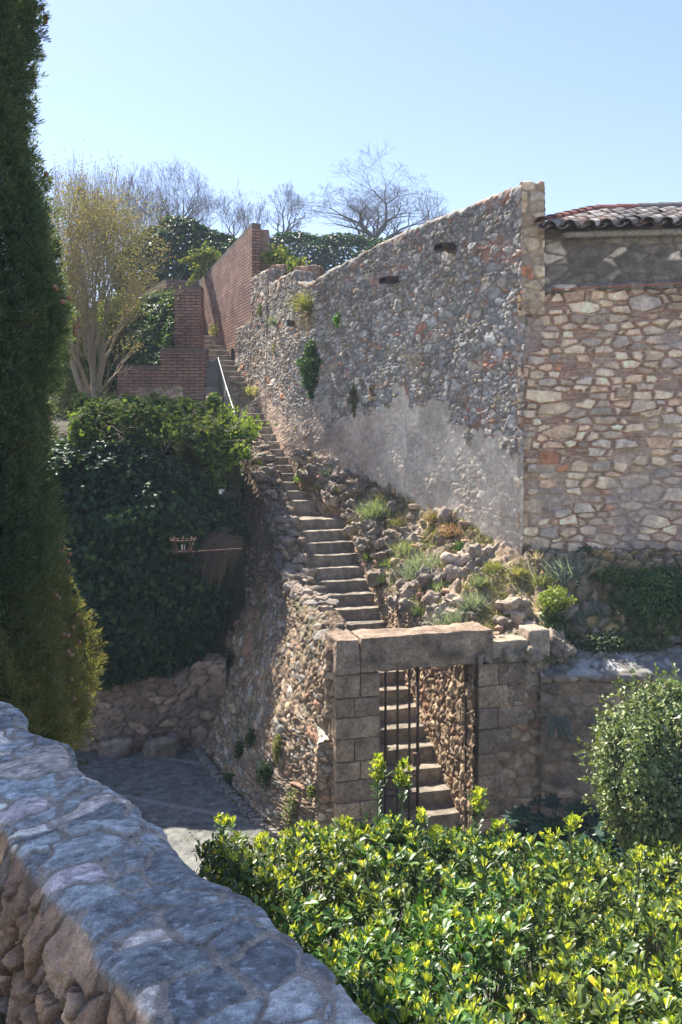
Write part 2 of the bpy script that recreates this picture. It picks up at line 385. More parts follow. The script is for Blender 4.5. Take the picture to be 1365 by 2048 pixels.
def tuft(acc, base, n, h, spread, col, wd=.008, lean=(0, 0, 0), cols=None, droop=.0, rb=.03):
    """grassy tuft of blades, two bent sections each"""
    base = np.asarray(base, float)
    d = unit(rnd(n)*spread+np.array([0, 0, 1.])+np.array(lean)); L = h*(.5+.6*RNG.random(n))
    b = base+rnd(n)*np.array([rb, rb, rb*.3]); c = mixcol(n, cols if cols is not None else [col])
    mid = b+d*(L*.55)[:, None]; d2 = unit(d+rnd(n)*.25+np.array([0, 0, -droop])); s = unit(np.cross(d, rnd(n)))
    tip = mid+d2*(L*.5)[:, None]
    V = np.stack([b-s*wd*.5, b+s*wd*.5, mid+s*wd*.45, mid-s*wd*.45, tip], 1)
    k = (np.arange(n)*5)[:, None]
    acc.add(V.reshape(-1, 3), [k+np.array([0, 1, 2, 3]), k+np.array([3, 2, 4])], np.repeat(c, 5, 0))
def branch_tree(p, d, L, r, depth, rs, segs, tips, ang=.45, ratio=.8, up=.12, nseg=3, kids=(2, 3), twist=.15, rr=.68, minr=.0025):
    p = np.array(p, float); d = unit(np.array(d, float))
    for s in range(nseg):
        d = unit(d+rs.normal(size=3)*twist+np.array([0, 0, up]))
        q = p+d*L/nseg; r2 = max(minr, r*(1-.1*(1)))
        segs.append((p, q, r, r2)); p = q; r = r2
        if s < nseg-1 and depth > 0 and rs.random() < .45:
            dd = unit(d+unit(np.cross(d, rs.normal(size=3)))*math.tan(ang*1.3))
            branch_tree(p, dd, L*ratio*.75, r*rr*.8, depth-2, rs, segs, tips, ang, ratio, up, nseg, kids, twist, rr, minr) if depth > 1 else None
    if depth <= 0: tips.append((p, d)); return
    k = rs.integers(kids[0], kids[1]+1); ax = unit(np.cross(d, rs.normal(size=3)))
    for i in range(k):
        a = i*2*math.pi/k+rs.random()*.8; bx = ax*math.cos(a)+np.cross(d, ax)*math.sin(a)
        dd = unit(d+bx*math.tan(ang*(.5+rs.random()*.7)))
        branch_tree(p, dd, L*ratio*(.8+.35*rs.random()), max(minr, r*rr), depth-1, rs, segs, tips, ang, ratio, up, nseg, kids, twist, rr, minr)
def put_segs(acc, segs, c=(.1, .085, .07)):
    p0 = np.array([s[0] for s in segs]); p1 = np.array([s[1] for s in segs]); r0 = np.array([s[2] for s in segs]); r1 = np.array([s[3] for s in segs])
    big = r0 > .02
    acc.tubes(p0[big], p1[big], r0[big], r1[big], 7, c); acc.tubes(p0[~big], p1[~big], r0[~big], r1[~big], 3, c)
# ================================================================ GROUND
def XR(d):   # right-hand edge of the steps
    d = np.asarray(d, float)
    return np.where(d < 17.5, .08+.295*(17.1-d), np.interp(d, [17.9, 18.5, 19.14, 19.76, 21, 22.2, 25.6, 28], [-.53, -1.0, -1.18, -1.41, -1.78, -2.15, -3.69, -4.7]))
def stepz(k): return .22+.2*k if k < 19 else 4.14+.18*(k-19)
def stepd(k): return 11.7+.3*k if k < 19 else 17.9+.31*(k-19)
def XO(d): return np.interp(d, [10.8, 11.1, 14.7, 16, 18.5, 19.8, 24], [-.08, -.16, -.95, -1.23, -2.0, -2.45, -3.9])   # outer top edge of stair wall

a = Acc()
for (x0, x1, y0, y1) in ((-500, 500, -300, 900),):
    xs = np.linspace(x0, x1, 41); ys = np.linspace(y0, y1, 41)
    X, Y = np.meshgrid(xs, ys, indexing='ij'); a.grid(np.stack([X, Y, np.full(X.shape, -.06)], -1), (.16, .14, .11))
tag(a.build('ground', M['earth']), kind='structure')
# paved path between the parapet and the stair wall
a = Acc()
X, Y = np.meshgrid(np.linspace(-9, 3.5, 380), np.linspace(5, 15.6, 330), indexing='ij')
h, c, m = stones(X, Y, .16, .11, [(.135, .155, .17, 3), (.145, .163, .175, 2), (.125, .145, .16, 2)], (.13, .148, .16), 5, dep=.003, ew=.02, rough=.004, tilt=.02)
s_ = (Y-8+.42*X)/1.7
band = smooth(.05, .02, np.abs(s_-np.round(s_)))[..., None]
c = c*(1-.7*band)+np.array([.27, .26, .25])*.7*band
lt = smooth(-2.35, -2.25, X+.42*(Y-14.7)-.35)*0
a.grid(np.stack([X, Y, h+.0], -1), c)
tag(a.build('path', M['stone']), kind='structure')
# photographer's side: mossy earth behind the parapet
a = Acc()
X, Y = np.meshgrid(np.linspace(-7, 1.5, 300), np.linspace(-2, 6.5, 300), indexing='ij')
h, c, m = stones(X, Y, .22, .18, [(.26, .27, .28, 2), (.20, .2, .2, 2), (.10, .09, .06, 4)], (.06, .065, .03), 15, dep=.04, ew=.05, rough=.02)
gr = smooth(-.1, .25, fbm(X*4, Y*4, 0, 77))[..., None]
c = c*(1-gr)+np.array([.06, .08, .02])*gr
side = X+.754*Y-(.11+.754*1.925)+.5/.799
keep = side < .15
Z = np.where(side < .12, 3.42+h, -.3)
a.grid(np.stack([np.where(side > .12, X, X), Y, Z], -1)[:, :], c)
tag(a.build('upper_ground', M['earth']), kind='structure')

# hillside left of the steps
def zH(X, d):
    z = np.interp(d, [14.9, 15.3, 15.8, 16.6, 17.4, 22, 23, 24.5, 26.5, 28, 31, 36, 45, 60, 90], [1.0, 1.3, 3.2, 4.9, 5.5, 6.0, 6.3, 7.6, 8.7, 8.9, 10.6, 12.4, 14.6, 17, 18])
    lf = smooth(-7, -14, X)
    return z-lf*(z-5.5)*np.clip((d-17)/20, 0, .35)
a = Acc()
T_, D_ = np.meshgrid(np.linspace(0, 1, 120), np.linspace(14.95, 28, 180), indexing='ij')
Xr = np.interp(D_, [14.9, 18, 20, 22.2, 25.6, 28], [-1.6, -2.3, -2.9, -3.45, -4.6, -5.2])
X = Xr*(1-T_)+(-30)*T_
Z = zH(X, D_)+.12*fbm(X*.8, D_*.8, 0, 4)
cc = np.array([.05, .045, .025])+.015*fbm(X*2, D_*2, 0, 9)[..., None]
a.grid(np.stack([X, D_, Z], -1), np.clip(cc, .01, 1))
X, Y = np.meshgrid(np.linspace(-70, 60, 130), np.linspace(28, 120, 90), indexing='ij')
Z = zH(X, Y)+.3*fbm(X*.3, Y*.3, 0, 4)-smooth(4, 16, X)*3
a.grid(np.stack([X, Y, Z], -1), (.05, .055, .025))
tag(a.build('hillside', M['earth']), kind='structure')
a = Acc()   # level ground behind the long wall
T_, D_ = np.meshgrid(np.linspace(0, 1, 40), np.linspace(14.2, 28.2, 60), indexing='ij')
Xl = np.interp(D_, [13.5, 15.6, 17.75, 19.3, 21.9, 28.2], [3.4, 2.0, .45, -.65, -1.7, -4.2])
X = Xl*(1-T_)+40*T_
a.grid(np.stack([X, D_, 8.3+.1*fbm(X, D_)+smooth(20, 28, D_)*.6-smooth(2, 3.2, X+.0*D_)*smooth(24, 19, D_)*3], -1), (.07, .06, .035))
X, Y = np.meshgrid(np.linspace(-5.2, -3.4, 12), np.linspace(25.9, 28.2, 12), indexing='ij')
a.grid(np.stack([X, Y, 8.63+0*X], -1), (.2, .18, .15))
tag(a.build('upper_terrace', M['earth']), kind='structure')

# ================================================================ STAIRS
def staircase(ks, name, label, cols, L_of, old):
    k0 = ks[0]; r = empty(name, (float(XR(stepd(k0)))-.5, stepd(k0), stepz(k0)-.2), label, 'staircase')
    ang = math.atan2(.283, .959)
    for k in ks:
        d = stepd(k); z = stepz(k); L = L_of(k); dep = .62
        if k == 18: dep = 1.0
        if k == 44: dep = .7
        xr = float(XR(d)); rise = .34 if k == 19 else .24
        cen = np.array([xr, d, z])-np.array([math.cos(ang), math.sin(ang), 0])*(L/2-.08)+np.array([-math.sin(ang), math.cos(ang), 0])*dep/2-np.array([0, 0, rise/2])
        a = Acc(); cv = cols[k % len(cols)]
        rbox(a, cen, (L/2, dep/2, rise/2), ang, r=.02 if old else .03, res=.025 if old else .015, ns=.007 if old else .003, nf=10, seed=k*3, col=cv, cv=.35, big=.012 if old else .003, nf2=3)
        a.build('step', M['step'], r)
    return r
staircase(range(0, 19), 'old_staircase', 'flight of worn broad grey stone steps rising from the gateway to the grassy turn', [(.215, .20, .175), (.19, .18, .16), (.24, .22, .19)],
          lambda k: 1.65 if k < 6 else (1.5 if k < 12 else 1.28), True)
staircase(range(19, 45), 'upper_staircase', 'narrow upper flight of dark thin-nosed steps climbing beside the brick wall', [(.22, .205, .18), (.245, .225, .195)],
          lambda k: 1.0 if k < 29 else (1.25 if k < 34 else 1.35), False)

# ================================================================ GATEWAY
GA = math.atan2(.283, .959)
gv = np.array([.959, .283, 0]); gu = np.array([-.283, .959, 0]); G0 = np.array([-.066, 10.8, 0])
def G(a_, b_, z): return G0+gv*a_+gu*b_+np.array([0, 0, z])
gate = empty('stone_gateway', G(1.3, 0, 0), 'squared stone gateway with a heavy lintel at the foot of the old steps', 'gateway')
BL = [(.27, .215, .165), (.31, .25, .19), (.235, .19, .15), (.33, .26, .195), (.41, .29, .21)]
def zpix(y, d): return CZ-(y-HY)*d/F
rows = [1350, 1398, 1437, 1479, 1525, 1563, 1607, 1644, 1690, 1722]
a = Acc(); rs = np.random.default_rng(3)
for i in range(len(rows)-1):
    z1 = zpix(rows[i], 10.85); z0 = zpix(rows[i+1], 10.85); zc = (z0+z1)/2; hz = (z1-z0)/2-.004
    sp = [.6] if i % 3 == 2 else ([.25, .6] if i % 2 else [.33, .6])
    x0 = 0.0
    for x1 in sp:
        j = rs.random()*.012
        rbox(a, G((x0+x1)/2, .19+j, zc), ((x1-x0)/2-.004, .19, hz), GA, r=.018, res=.018, ns=.006, nf=14, seed=i*7+int(x1*10), col=BL[rs.integers(5)], cv=.35, big=.006)
        x0 = x1
rbox(a, G(.3, .25, 1.2), (.27, .2, 1.1), GA, r=.01, res=.3, col=(.3, .24, .19))
a.build('left_jamb', M['block'], gate)
a = Acc()
rbox(a, G(.165, .24, 2.565), (.165, .26, .225), GA, r=.025, res=.018, ns=.012, nf=10, seed=91, col=BL[2], cv=.4, big=.02)
a.build('corner_block', M['block'], gate)
a = Acc()
rbox(a, G(1.265, .22, 2.57), (.93, .24, .225), GA, r=.02, res=.016, ns=.012, nf=8, seed=97, col=(.24, .19, .15), cv=.45, big=.02, nf2=3.2)
a.build('lintel', M['block'], gate)
a = Acc()
rows2 = [1330, 1376, 1420, 1463, 1512, 1554, 1596, 1640, 1690, 1740]
for i in range(len(rows2)-1):
    z1 = zpix(rows2[i], 11.35); z0 = zpix(rows2[i+1], 11.35); wdt = [.30, .44, .28, .5, .26, .46, .30, .42, .28][i]
    rbox(a, G(1.99+wdt/2, .2+rs.random()*.01, (z0+z1)/2), (wdt/2, .2, (z1-z0)/2-.004), GA, r=.02, res=.02, ns=.008, nf=12, seed=i*5+300, col=BL[rs.integers(5)], cv=.35, big=.01)
    x0 = 1.99+wdt+.01
    if i < 3: rbox(a, G((x0+2.72)/2, .2, (z0+z1)/2), ((2.72-x0)/2, .19, (z1-z0)/2-.01), GA, r=.025, res=.02, ns=.01, nf=12, seed=i*5+400, col=BL[2], cv=.4, big=.014)
a.build('right_jamb', M['block'], gate)
a = Acc()
rbox(a, G(2.46, .2, 2.5), (.27, .2, .12), GA, r=.02, res=.02, ns=.01, nf=10, seed=411, col=(.29, .25, .2), cv=.4, big=.014)
rbox(a, G(2.90, .2, 2.55), (.15, .2, .20), GA, r=.03, res=.02, ns=.01, nf=10, seed=415, col=(.31, .27, .23), cv=.4, big=.02, tiltx=.08)
rbox(a, G(2.88, .2, 2.15), (.19, .2, .19), GA, r=.03, res=.02, ns=.01, nf=10, seed=417, col=(.27, .24, .2), cv=.4, big=.02)
a.build('capping_block', M['block'], gate)
# rubble infill right of the jamb
a = Acc()
st = []
for t in np.linspace(0, 1, 6):
    aa = 2.15+t*1.0
    st.append([G(aa, .06, -.05), G(aa, .06, 2.42-.12*t-(.3 if aa > 3.05 else 0)), G(aa, .5, 2.42-.12*t-(.3 if aa > 3.05 else 0)), G(aa, .5, 1.2)])
Pn, U, V = loft(st, 70, 190)
laid(a, Pn, U, V, 1, .2, .13, WARM, (.26, .21, .165), 61, dep=.035, ew=.03, jy=.7)
a.build('rubble_infill', M['stone'], gate)

# iron gate: four bars standing between lintel and bush, and the other leaf seen edge on
ig = empty('iron_gate', G(.62, .3, .1), 'dark iron gate leaf of thin vertical bars in the left of the opening', 'gate')
def bar(acc, p0, p1, w_, k=4):
    acc.tubes([p0], [p1], w_, w_, k)
for i, px in enumerate((781, 805, 829)):
    aa = (px-762)/142+.604+.03
    a = Acc(); bar(a, G(aa, .28, .12), G(aa, .28, 2.34), .017, 8); a.build('bar', M['iron'], ig)
a = Acc(); bar(a, G(1.225, .28, .1), G(1.225, .28, 2.34), .022); a.build('closing_stile', M['iron'], ig)
a = Acc(); bar(a, G(.62, .28, .1), G(.62, .28, 2.34), .017); a.build('hinge_stile', M['iron'], ig)
for z in (.60, .84, .14):
    a = Acc(); bar(a, G(.62, .281, z), G(1.225, .281, z), .014); a.build('rail', M['rust'], ig)
a = Acc(); rbox(a, G(1.20, .275, 1.05), (.05, .03, .09), GA, r=.006, res=.05, ns=.0, col=(.08, .06, .05)); a.build('lock_box', M['rust'], ig)
for z in (.45, 1.9):
    a = Acc(); bar(a, G(.60, .285, z), G(.66, .285, z), .026, 6); a.build('hinge', M['rust'], ig)
ig2 = empty('iron_gate', G(1.95, .25, .1), 'thick dark iron post of the second gate leaf folded against the right jamb', 'gate')
a = Acc(); bar(a, G(1.90, .2, .02), G(1.90, .2, 2.33), .028, 10); a.build('post', M['iron'], ig2)
for b_ in (.35, .5, .65, .8):
    a = Acc(); bar(a, G(1.91+b_*.12, .2+b_, .1), G(1.91+b_*.12, .2+b_, 2.3), .012, 8); a.build('bar', M['iron'], ig2)
for z in (.5, 1.4):
    a = Acc(); bar(a, G(1.93, .2, z), G(1.95, .29, z), .03); a.build('hinge', M['rust'], ig2)

# ================================================================ STAIR WALL (outer, left)
# d : [top X, top z, ledge z, ledge inner X, ledge outer X, mid X, base X]
SWk = [11.12, 12, 13, 14, 14.7, 15.4, 16.5, 17.5, 18.5, 19.9]
SW = {'tx': [-.16, -.37, -.58, -.79, -.95, -1.1, -1.38, -1.70, -2.02, -2.45],
      'tz': [2.66, 2.70, 2.74, 2.78, 2.82, 3.05, 3.85, 4.45, 5.0, 5.55],
      'lz': [1.25, 1.62, 1.98, 2.25, 2.42, 2.6, 3.0, 3.4, 3.7, 4.0],
      'li': [-.24, -.46, -.69, -.93, -1.1, -1.3, -1.6, -1.95, -2.25, -2.6],
      'lo': [-.44, -.70, -1.0, -1.34, -1.64, -1.98, -2.42, -2.6, -2.75, -2.9],
      'bx': [-.27, -1.0, -1.5, -1.95, -2.25, -2.55, -3.0, -3.2, -3.3, -3.4]}
st = []
for d in np.linspace(11.0, 19.9, 60):
    g = {k: float(np.interp(d, SWk, v)) for k, v in SW.items()}
    jag = .10*float(noise(d*2.3, 1.0, 0, 8))+.05*float(noise(d*7, 3.0, 0, 8)); g['tz'] += jag*.8
    jl = .22*float(noise(d*2.1, 5.0, 0, 12)); g['lz'] += jl
    fr2 = (g['tz']-g['lz'])/g['tz']; g['li'] = g['tx']+(g['bx']-g['tx'])*fr2*.95+.05; g['lo'] = g['li']-.13-.05*float(noise(d*3, 8, 0, 13))
    wt = .46 if d < 17 else .5
    zb = 0 if d < 14.9 else min(2.5, (d-14.9)*1.6)
    st.append([(g['bx']-.05, d-.2, -.1), (g['bx']*.55+g['lo']*.45, d-.05, g['lz']*.5+zb*.5), (g['lo'], d, g['lz']-.06), (g['lo']*.6+g['li']*.4, d, g['lz']+.03), (g['li'], d+.01, g['lz']+.1),
               (g['tx']*.5+g['li']*.5-.01, d, (g['lz']+g['tz'])/2), (g['tx'], d, g['tz']-.03), (g['tx']+.06, d+.01, g['tz']+.02), (g['tx']+wt, d+.1, g['tz']), (g['tx']+wt+.03, d+.12, g['tz']-1.1)])
Pn, U, V = loft(st, 480, 330)
a = Acc()
SWP = [(a_*.9, b_*.9, c_*.9, w_) for a_, b_, c_, w_ in WARM]+[(.36, .37, .37, 2), (.25, .25, .25, 2)]
def mod_sw(Pn, U, V, h, c, m):
    tp = smooth(-.35, -.05, Pn[..., 2]-np.interp(Pn[..., 1], SWk, SW['tz']))[..., None]
    dk = smooth(.0, .35, fbm(U*1.4, V*1.4, 2, 55, 4))[..., None]
    c = c*(1-.35*tp)*(1-.15*dk)
    ms = smooth(.12, .35, fbm(U*2.2, V*2.2, 5, 59, 4)+smooth(2.5, .0, Pn[..., 2])*.1-.05)[..., None]
    return h+.06*fbm(U*1.3, V*1.3, 1, 21, 3)+.03*tp[..., 0]*fbm(U*9, V*9, 2, 23, 3), c*(1-.35*ms)+np.array([.07, .085, .03])*.35*ms
Pst = laid(a, Pn, U, V, 1, .125, .075, SWP, (.15, .12, .095), 21, mod_sw, dep=.034, ew=.016, jy=.9, rough=.022, tilt=.28, wgt=.7, warp=.28, big=.18)
kt_ = int(np.argmax(Pst[0, :, 2])); W_ = Pst[0, :kt_+1]; tt_ = np.linspace(0, 1, 26)[None, :, None]
A_ = np.stack([np.full(len(W_), -.03), np.interp(W_[:, 2], [0, 2.7], [10.93, 10.96]), W_[:, 2]], -1)
Pc = W_[:, None]*(1-tt_)+A_[:, None]*tt_
hc, cc_, mc = stones(Pc[..., 0]+Pc[..., 1]*.3, Pc[..., 2], .125, .075, SWP, (.15, .12, .095), 22, dep=.02, ew=.016, jy=.9, rough=.012, tilt=.2, wgt=.7)
Pc[..., 1] -= hc*np.sin(tt_[..., 0]*math.pi)**.5; a.grid(Pc, cc_)
tag(a.build('stair_wall', M['stone'], shift=(-.5, 12, 0)), 'tall battered rubble wall with ragged top carrying the left side of the old steps', 'stone wall')
# loose coping stones on the stair wall
rs = np.random.default_rng(12)
a = Acc()
for i in range(95):
    d = 12.9+rs.random()**.9*6.8; tz = np.interp(d, SWk, SW['tz']); x = float(XO(d))+.04+rs.random()*.42
    s = .05+.07*rs.random()
    rbox(a, (x, d, tz+.03+.05*rs.random()), (s*1.3, s*1.1, s*.55), rs.random()*3, r=s*.4, res=.03, ns=.02, nf=9, seed=i, col=[(.24, .21, .18), (.20, .19, .18), (.28, .24, .2), (.18, .165, .15)][rs.integers(4)], cv=.4, big=.045, nf2=7)
tag(a.build('coping_rubble', M['stone'], shift=(-.5, 13, 3)), 'heap of loose jagged coping stones along the top of the stair wall', 'rubble', kind='stuff')

# back retaining wall at the end of the path
a = Acc(); st = []
for x in np.linspace(-7.5, -2.0, 12):
    zt = 1.22+.05*math.sin(x*5)+(.25 if x > -2.6 else 0); dd = 14.75+.1*math.sin(x*2)
    st.append([(x, dd-.05, -.1), (x, dd, zt), (x, dd+.45, zt+.05), (x, dd+.5, .6)])
Pn, U, V = loft(st, 190, 80)
laid(a, Pn, U, V, 1, .30, .13, [(.20, .165, .145, 3), (.25, .2, .175, 3), (.17, .145, .135, 2), (.30, .25, .21, 1)], (.09, .075, .065), 31, dep=.035, ew=.015, jy=.8, big=.2)
tag(a.build('retaining_wall', M['stone'], shift=(-4, 14.75, 0)), 'low brown rubble retaining wall under the dark ivy at the end of the path', 'stone wall')

# ================================================================ LONG MAIN WALL
WX = [2.95, 1.55, 0.0, -1.1, -2.08, -2.95]; WD = [13.5, 15.6, 17.75, 19.3, 21.9, 23.96]
TOPX = [471, 500, 503.5, 505, 536, 537.5, 542, 590, 591.5, 612, 640, 700, 750, 850, 900, 960, 1000, 1048, 1100]; TOPY = [660, 642, 641, 557, 537, 560, 567, 539, 560, 571, 555, 520, 491, 447, 430, 405, 387, 368, 366]
WD_ = np.linspace(13.5, 23.96, 80); WX_ = np.interp(WD_, WD, WX); kz_ = np.ones(15)/15
wp_ = np.pad(WX_, 7, mode='reflect', reflect_type='odd'); WX = list(np.convolve(wp_, kz_, 'valid')); WD = list(WD_)
sl_ = np.r_[0, np.cumsum(np.hypot(np.diff(WX), np.diff(WD)))]
st = []
for s in np.linspace(0, sl_[-1], 260):
    x = np.interp(s, sl_, WX); d = np.interp(s, sl_, WD)
    x2 = np.interp(s+.05, sl_, WX); d2 = np.interp(s+.05, sl_, WD)
    if s > sl_[-1]-.06: x2 = x+.0077; d2 = d+.049
    t = unit(np.array([x2-x, d2-d])+1e-9); nx, ny = -t[1], t[0]     # outward, facing left/front
    px = CX+x*F/d; zt = CZ+(HY-np.interp(px, TOPX, TOPY))*d/F+.02*float(noise(s*6, 0, 0, 3))
    zb = 2.2 if s < 3 else 3.0
    bat = .10
    st.append([(x+nx*bat, d+ny*bat, zb), (x, d, zt-.03), (x-nx*.03, d-ny*.03, zt), (x-nx*.42, d-ny*.42, zt), (x-nx*.45, d-ny*.45, zt-.9)])
Pn, U, V = loft(st, 560, 420)
ZP_S = [0, 1.4, 2.6, 3.4, 5, 8, 11]; ZP_Z = [5.5, 5.55, 6.25, 6.1, 5.9, 6.1, 6.8]
PLAST = np.array([.62, .52, .405]); PINK = np.array([.52, .39, .30])
def mod_main(Pn, U, V, h, c, m):
    zp = np.interp(U, ZP_S, ZP_Z)+.6*fbm(U*1.5, V*1.5, 3, 44, 3)+.55*fbm(U*7, V*7, 3, 45, 4)
    k = smooth(.05, -.05, Pn[..., 2]-zp)*(.8+.2*smooth(.1, -.2, fbm(U*2, V*2, 0, 46, 3)))
    base = PLAST*(1-smooth(3.2, 4.6, U))[..., None]+PINK*smooth(3.2, 4.6, U)[..., None]
    base = base*(1+.45*fbm(U*2.5, V*2.5, 0, 47, 5))[..., None]
    kk = (k*(.74+.2*(1-m)))[..., None]
    lich = smooth(-1.3, -.1, Pn[..., 2]-(8.9))[..., None]          # weathered darker upper courses
    br = smooth(.25, .4, fbm(U*1.2, V*3.5, 8, 49, 3)+.12*smooth(3.2, .3, U)-.12)[..., None]*(1-m)[..., None]
    c = c*(1-.22*lich)
    c = c*(1-br)+np.array([.36, .15, .10])*br
    c = c*(1-kk)+base*kk
    bl = smooth(4, 10, U)[..., None]*.3
    c = c*(1-bl)+c*np.array([1.15, .95, .82])*bl
    dk = smooth(.1, .4, fbm(U*.9, V*.5, 1, 51, 4))[..., None]
    return h*(1-.62*k)+.03*fbm(U*1.1, V*1.1, 4, 52, 3), 1.1*c*(1-.2*dk)
a = Acc()
laid(a, Pn, U, V, -1, .125, .068, GREY, (.17, .15, .135), 41, mod_main, dep=.017, ew=.008, gap=.003, jy=.8, rough=.008, tilt=.14, wgt=.6, warp=.22, big=.25, bk=1.9)
# squared end of the wall, rising beside the tiled roof
st = []
for t in np.linspace(0, 1, 5):
    st.append([(2.86+.36*t, 13.47, 7.35), (2.855+.36*t, 13.46, 9.42), (2.9+.36*t, 13.9, 9.45)])
Pn, U, V = loft(st, 24, 150)
laid(a, Pn, U+9, V, 1, .3, .2, BLDG, (.30, .265, .22), 43, dep=.03, ew=.03, jy=.6)
tag(a.build('long_wall', M['stone'], shift=(1, 15, 2.5)), 'long high grey rubble wall with raking top running back beside the steps', 'stone wall')
# short blocks of masonry rising behind its stepped far end
for (xa, xb, yt, yb, dd, lab) in ((541, 578, 530, 600, 21.6, 'squat stone block with flat top next to the brick pier'), (588, 640, 533, 620, 20.0, 'longer flat topped stone block behind the stepped top of the long wall')):
    a = Acc(); st = []
    p0 = P(xa, yt, dd); p1 = P(xb, yt, dd)
    for t in np.linspace(0, 1, 4):
        q = p0*(1-t)+p1*t
        st.append([(q[0], dd, q[2]-1.5), (q[0], dd, q[2]), (q[0]+.1, dd+.5, q[2]), (q[0]+.1, dd+.5, q[2]-1)])
    Pn, U, V = loft(st, 40, 160)
    laid(a, Pn, U, V, 1, .2, .14, [(.30, .22, .18, 3), (.27, .24, .22, 3), (.24, .17, .14, 2)], (.22, .17, .14), 47, dep=.03, ew=.03)
    tag(a.build('wall_block', M['stone'], shift=tuple(p0-np.array([0, 0, 1.5]))), lab, 'stone block')
# projecting spouts on the long wall
def on_wall(px, py, off=0.0):
    """point on the face of the long wall at photo column px, height py"""
    ss = np.linspace(0, sl_[-1], 2000); xx = np.interp(ss, sl_, WX); dd = np.interp(ss, sl_, WD)
    i = int(np.argmin(np.abs(CX+xx*F/dd-px))); j = min(i+10, 1999)
    t = unit(np.array([xx[j]-xx[j-10], dd[j]-dd[j-10]])); n = np.array([-t[1], t[0], 0])
    return np.array([xx[i], dd[i], CZ-(py-HY)*dd[i]/F])+n*off, np.array([t[0], t[1], 0]), n
for px, py, lab in ((905, 494, 'dark sheet metal spout high on the long wall, the one nearer the roof'), (792, 560, 'dark sheet metal spout lower on the long wall, the one farther from the roof')):
    p, t, n = on_wall(px, py)
    a = Acc(); up = np.array([0, 0, 1.])
    o1 = p+n*.0; wv = t*.11; hv = up*.05
    def plate(c0, e1, e2, th):
        e3 = np.cross(e1, e2); e3 = e3/np.linalg.norm(e3)*th
        c_ = [c0+i*e1+j*e2+k*e3 for i in (-1, 1) for j in (-1, 1) for k in (-1, 1)]
        a.add(c_, [np.array([(0, 1, 3, 2), (4, 6, 7, 5), (0, 4, 5, 1), (2, 3, 7, 6), (0, 2, 6, 4), (1, 5, 7, 3)])])
    L_ = (n*.16+up*-.02)
    plate(o1-hv+L_, wv, L_, .006); plate(o1+hv+L_, wv, L_, .006); plate(o1-wv+L_, L_, hv, .006); plate(o1+wv+L_, L_, hv, .006)
    tag(a.build('spout', M['iron'], smooth=False, shift=tuple(p)), lab, 'spout')

# ================================================================ BUILDING
bld = empty('stone_building', (4.6, 13.4, 2.5), 'stone and brick house wall with a tiled roof on the right', 'building')
def FB(X): return 13.56-.09*(X-3.0)
a = Acc(); st = []
for x in np.linspace(2.82, 7.2, 10): st.append([(x, FB(x), 2.0), (x, FB(x)+.02, 7.72+.03*(x-3))])
Pn, U, V = loft(st, 400, 520)
def mod_b(Pn, U, V, h, c, m):
    vv = V+.02*fbm(U*2, V*3, 0, 71, 3)
    row = np.floor(vv/.034); fr = vv/.034-row
    ln = np.floor(U/.19+hsh(row, 5, 5, 72)*3)
    isb = smooth(-.2, .0, fbm(U*.9, V*1.1, 5, 73, 3)+.14*smooth(.5, 3, U)+.05)
    bc = np.array([.40, .235, .17])*(.6+.7*hsh(row, ln, 1, 74))[..., None]
    sel = (hsh(row, ln, 3, 75) > .12)*smooth(.12, .3, fr)*smooth(1.0, .85, fr)
    k = (isb*sel*(1-m))[..., None]
    c = c*(1-k)+bc*k
    h = h+(isb*sel*(1-m))*.022
    # pinkish render left on parts of the wall
    pl = smooth(.15, .35, fbm(U*.8+3, V*.8, 5, 78, 4)+.1*smooth(4.2, 3.2, Pn[..., 2]))[..., None]*.75
    c = c*(1-pl)+np.array([.40, .33, .28])*(1+.3*fbm(U*5, V*5, 0, 79, 4))[..., None]*pl
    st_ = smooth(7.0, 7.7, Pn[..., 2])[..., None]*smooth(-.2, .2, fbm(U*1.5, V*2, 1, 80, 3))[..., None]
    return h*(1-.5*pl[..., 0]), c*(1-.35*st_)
def stones_gap(U, V, *ar, **k): pass
n = normals(Pn, 1)
e, idd, lx, ly = voro(U, V, .27, .125, 81, jx=.75, jy=.35, warp=.12, wgt=.55)
e2, id2, lx2, ly2 = voro(U, V, .44, .20, 88, jx=.6, jy=.35, warp=.07, wgt=.4)
bg_ = hsh(id2, 9, 9, 89) < .22; e = np.where(bg_, e2, e); idd = np.where(bg_, id2+555, idd); lx = np.where(bg_, lx2*.5, lx); ly = np.where(bg_, ly2*.5, ly)
m = smooth(.008, .022, e)*(hsh(idd, 5, 5, 82) > .13)
h = m*(.035+.05*hsh(idd, 1, 1, 83))+m*.12*(lx*(hsh(idd, 2, 1, 83)-.5)+ly*(hsh(idd, 3, 1, 83)-.5))+.006*fbm(U*30, V*30, 0, 84, 3)
c = 1.3*pal(idd, BLDG, 85)*(1+.45*fbm(U*9, V*9, 0, 86, 4))[..., None]
mo = np.array([.47, .36, .27])*(1+.4*fbm(U*7, V*7, 0, 87, 4))[..., None]
c = mo*(1-m[..., None])+c*m[..., None]
h, c = mod_b(Pn, U, V, h, c, m)
a.grid(Pn+n*h[..., None], np.clip(c, .01, .9))
a.build('facade', M['stone'], bld)
a = Acc(); st = []
for x in np.linspace(3.12, 7.2, 8): st.append([(x, FB(x)-.05, 7.68+.03*(x-3)), (x, FB(x)-.07, 7.75+.03*(x-3)), (x, FB(x)-.0, 7.80+.03*(x-3)), (x, FB(x)+.03, 8.74)])
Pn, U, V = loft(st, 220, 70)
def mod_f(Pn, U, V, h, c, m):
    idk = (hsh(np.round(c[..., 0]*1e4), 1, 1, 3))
    return h, c
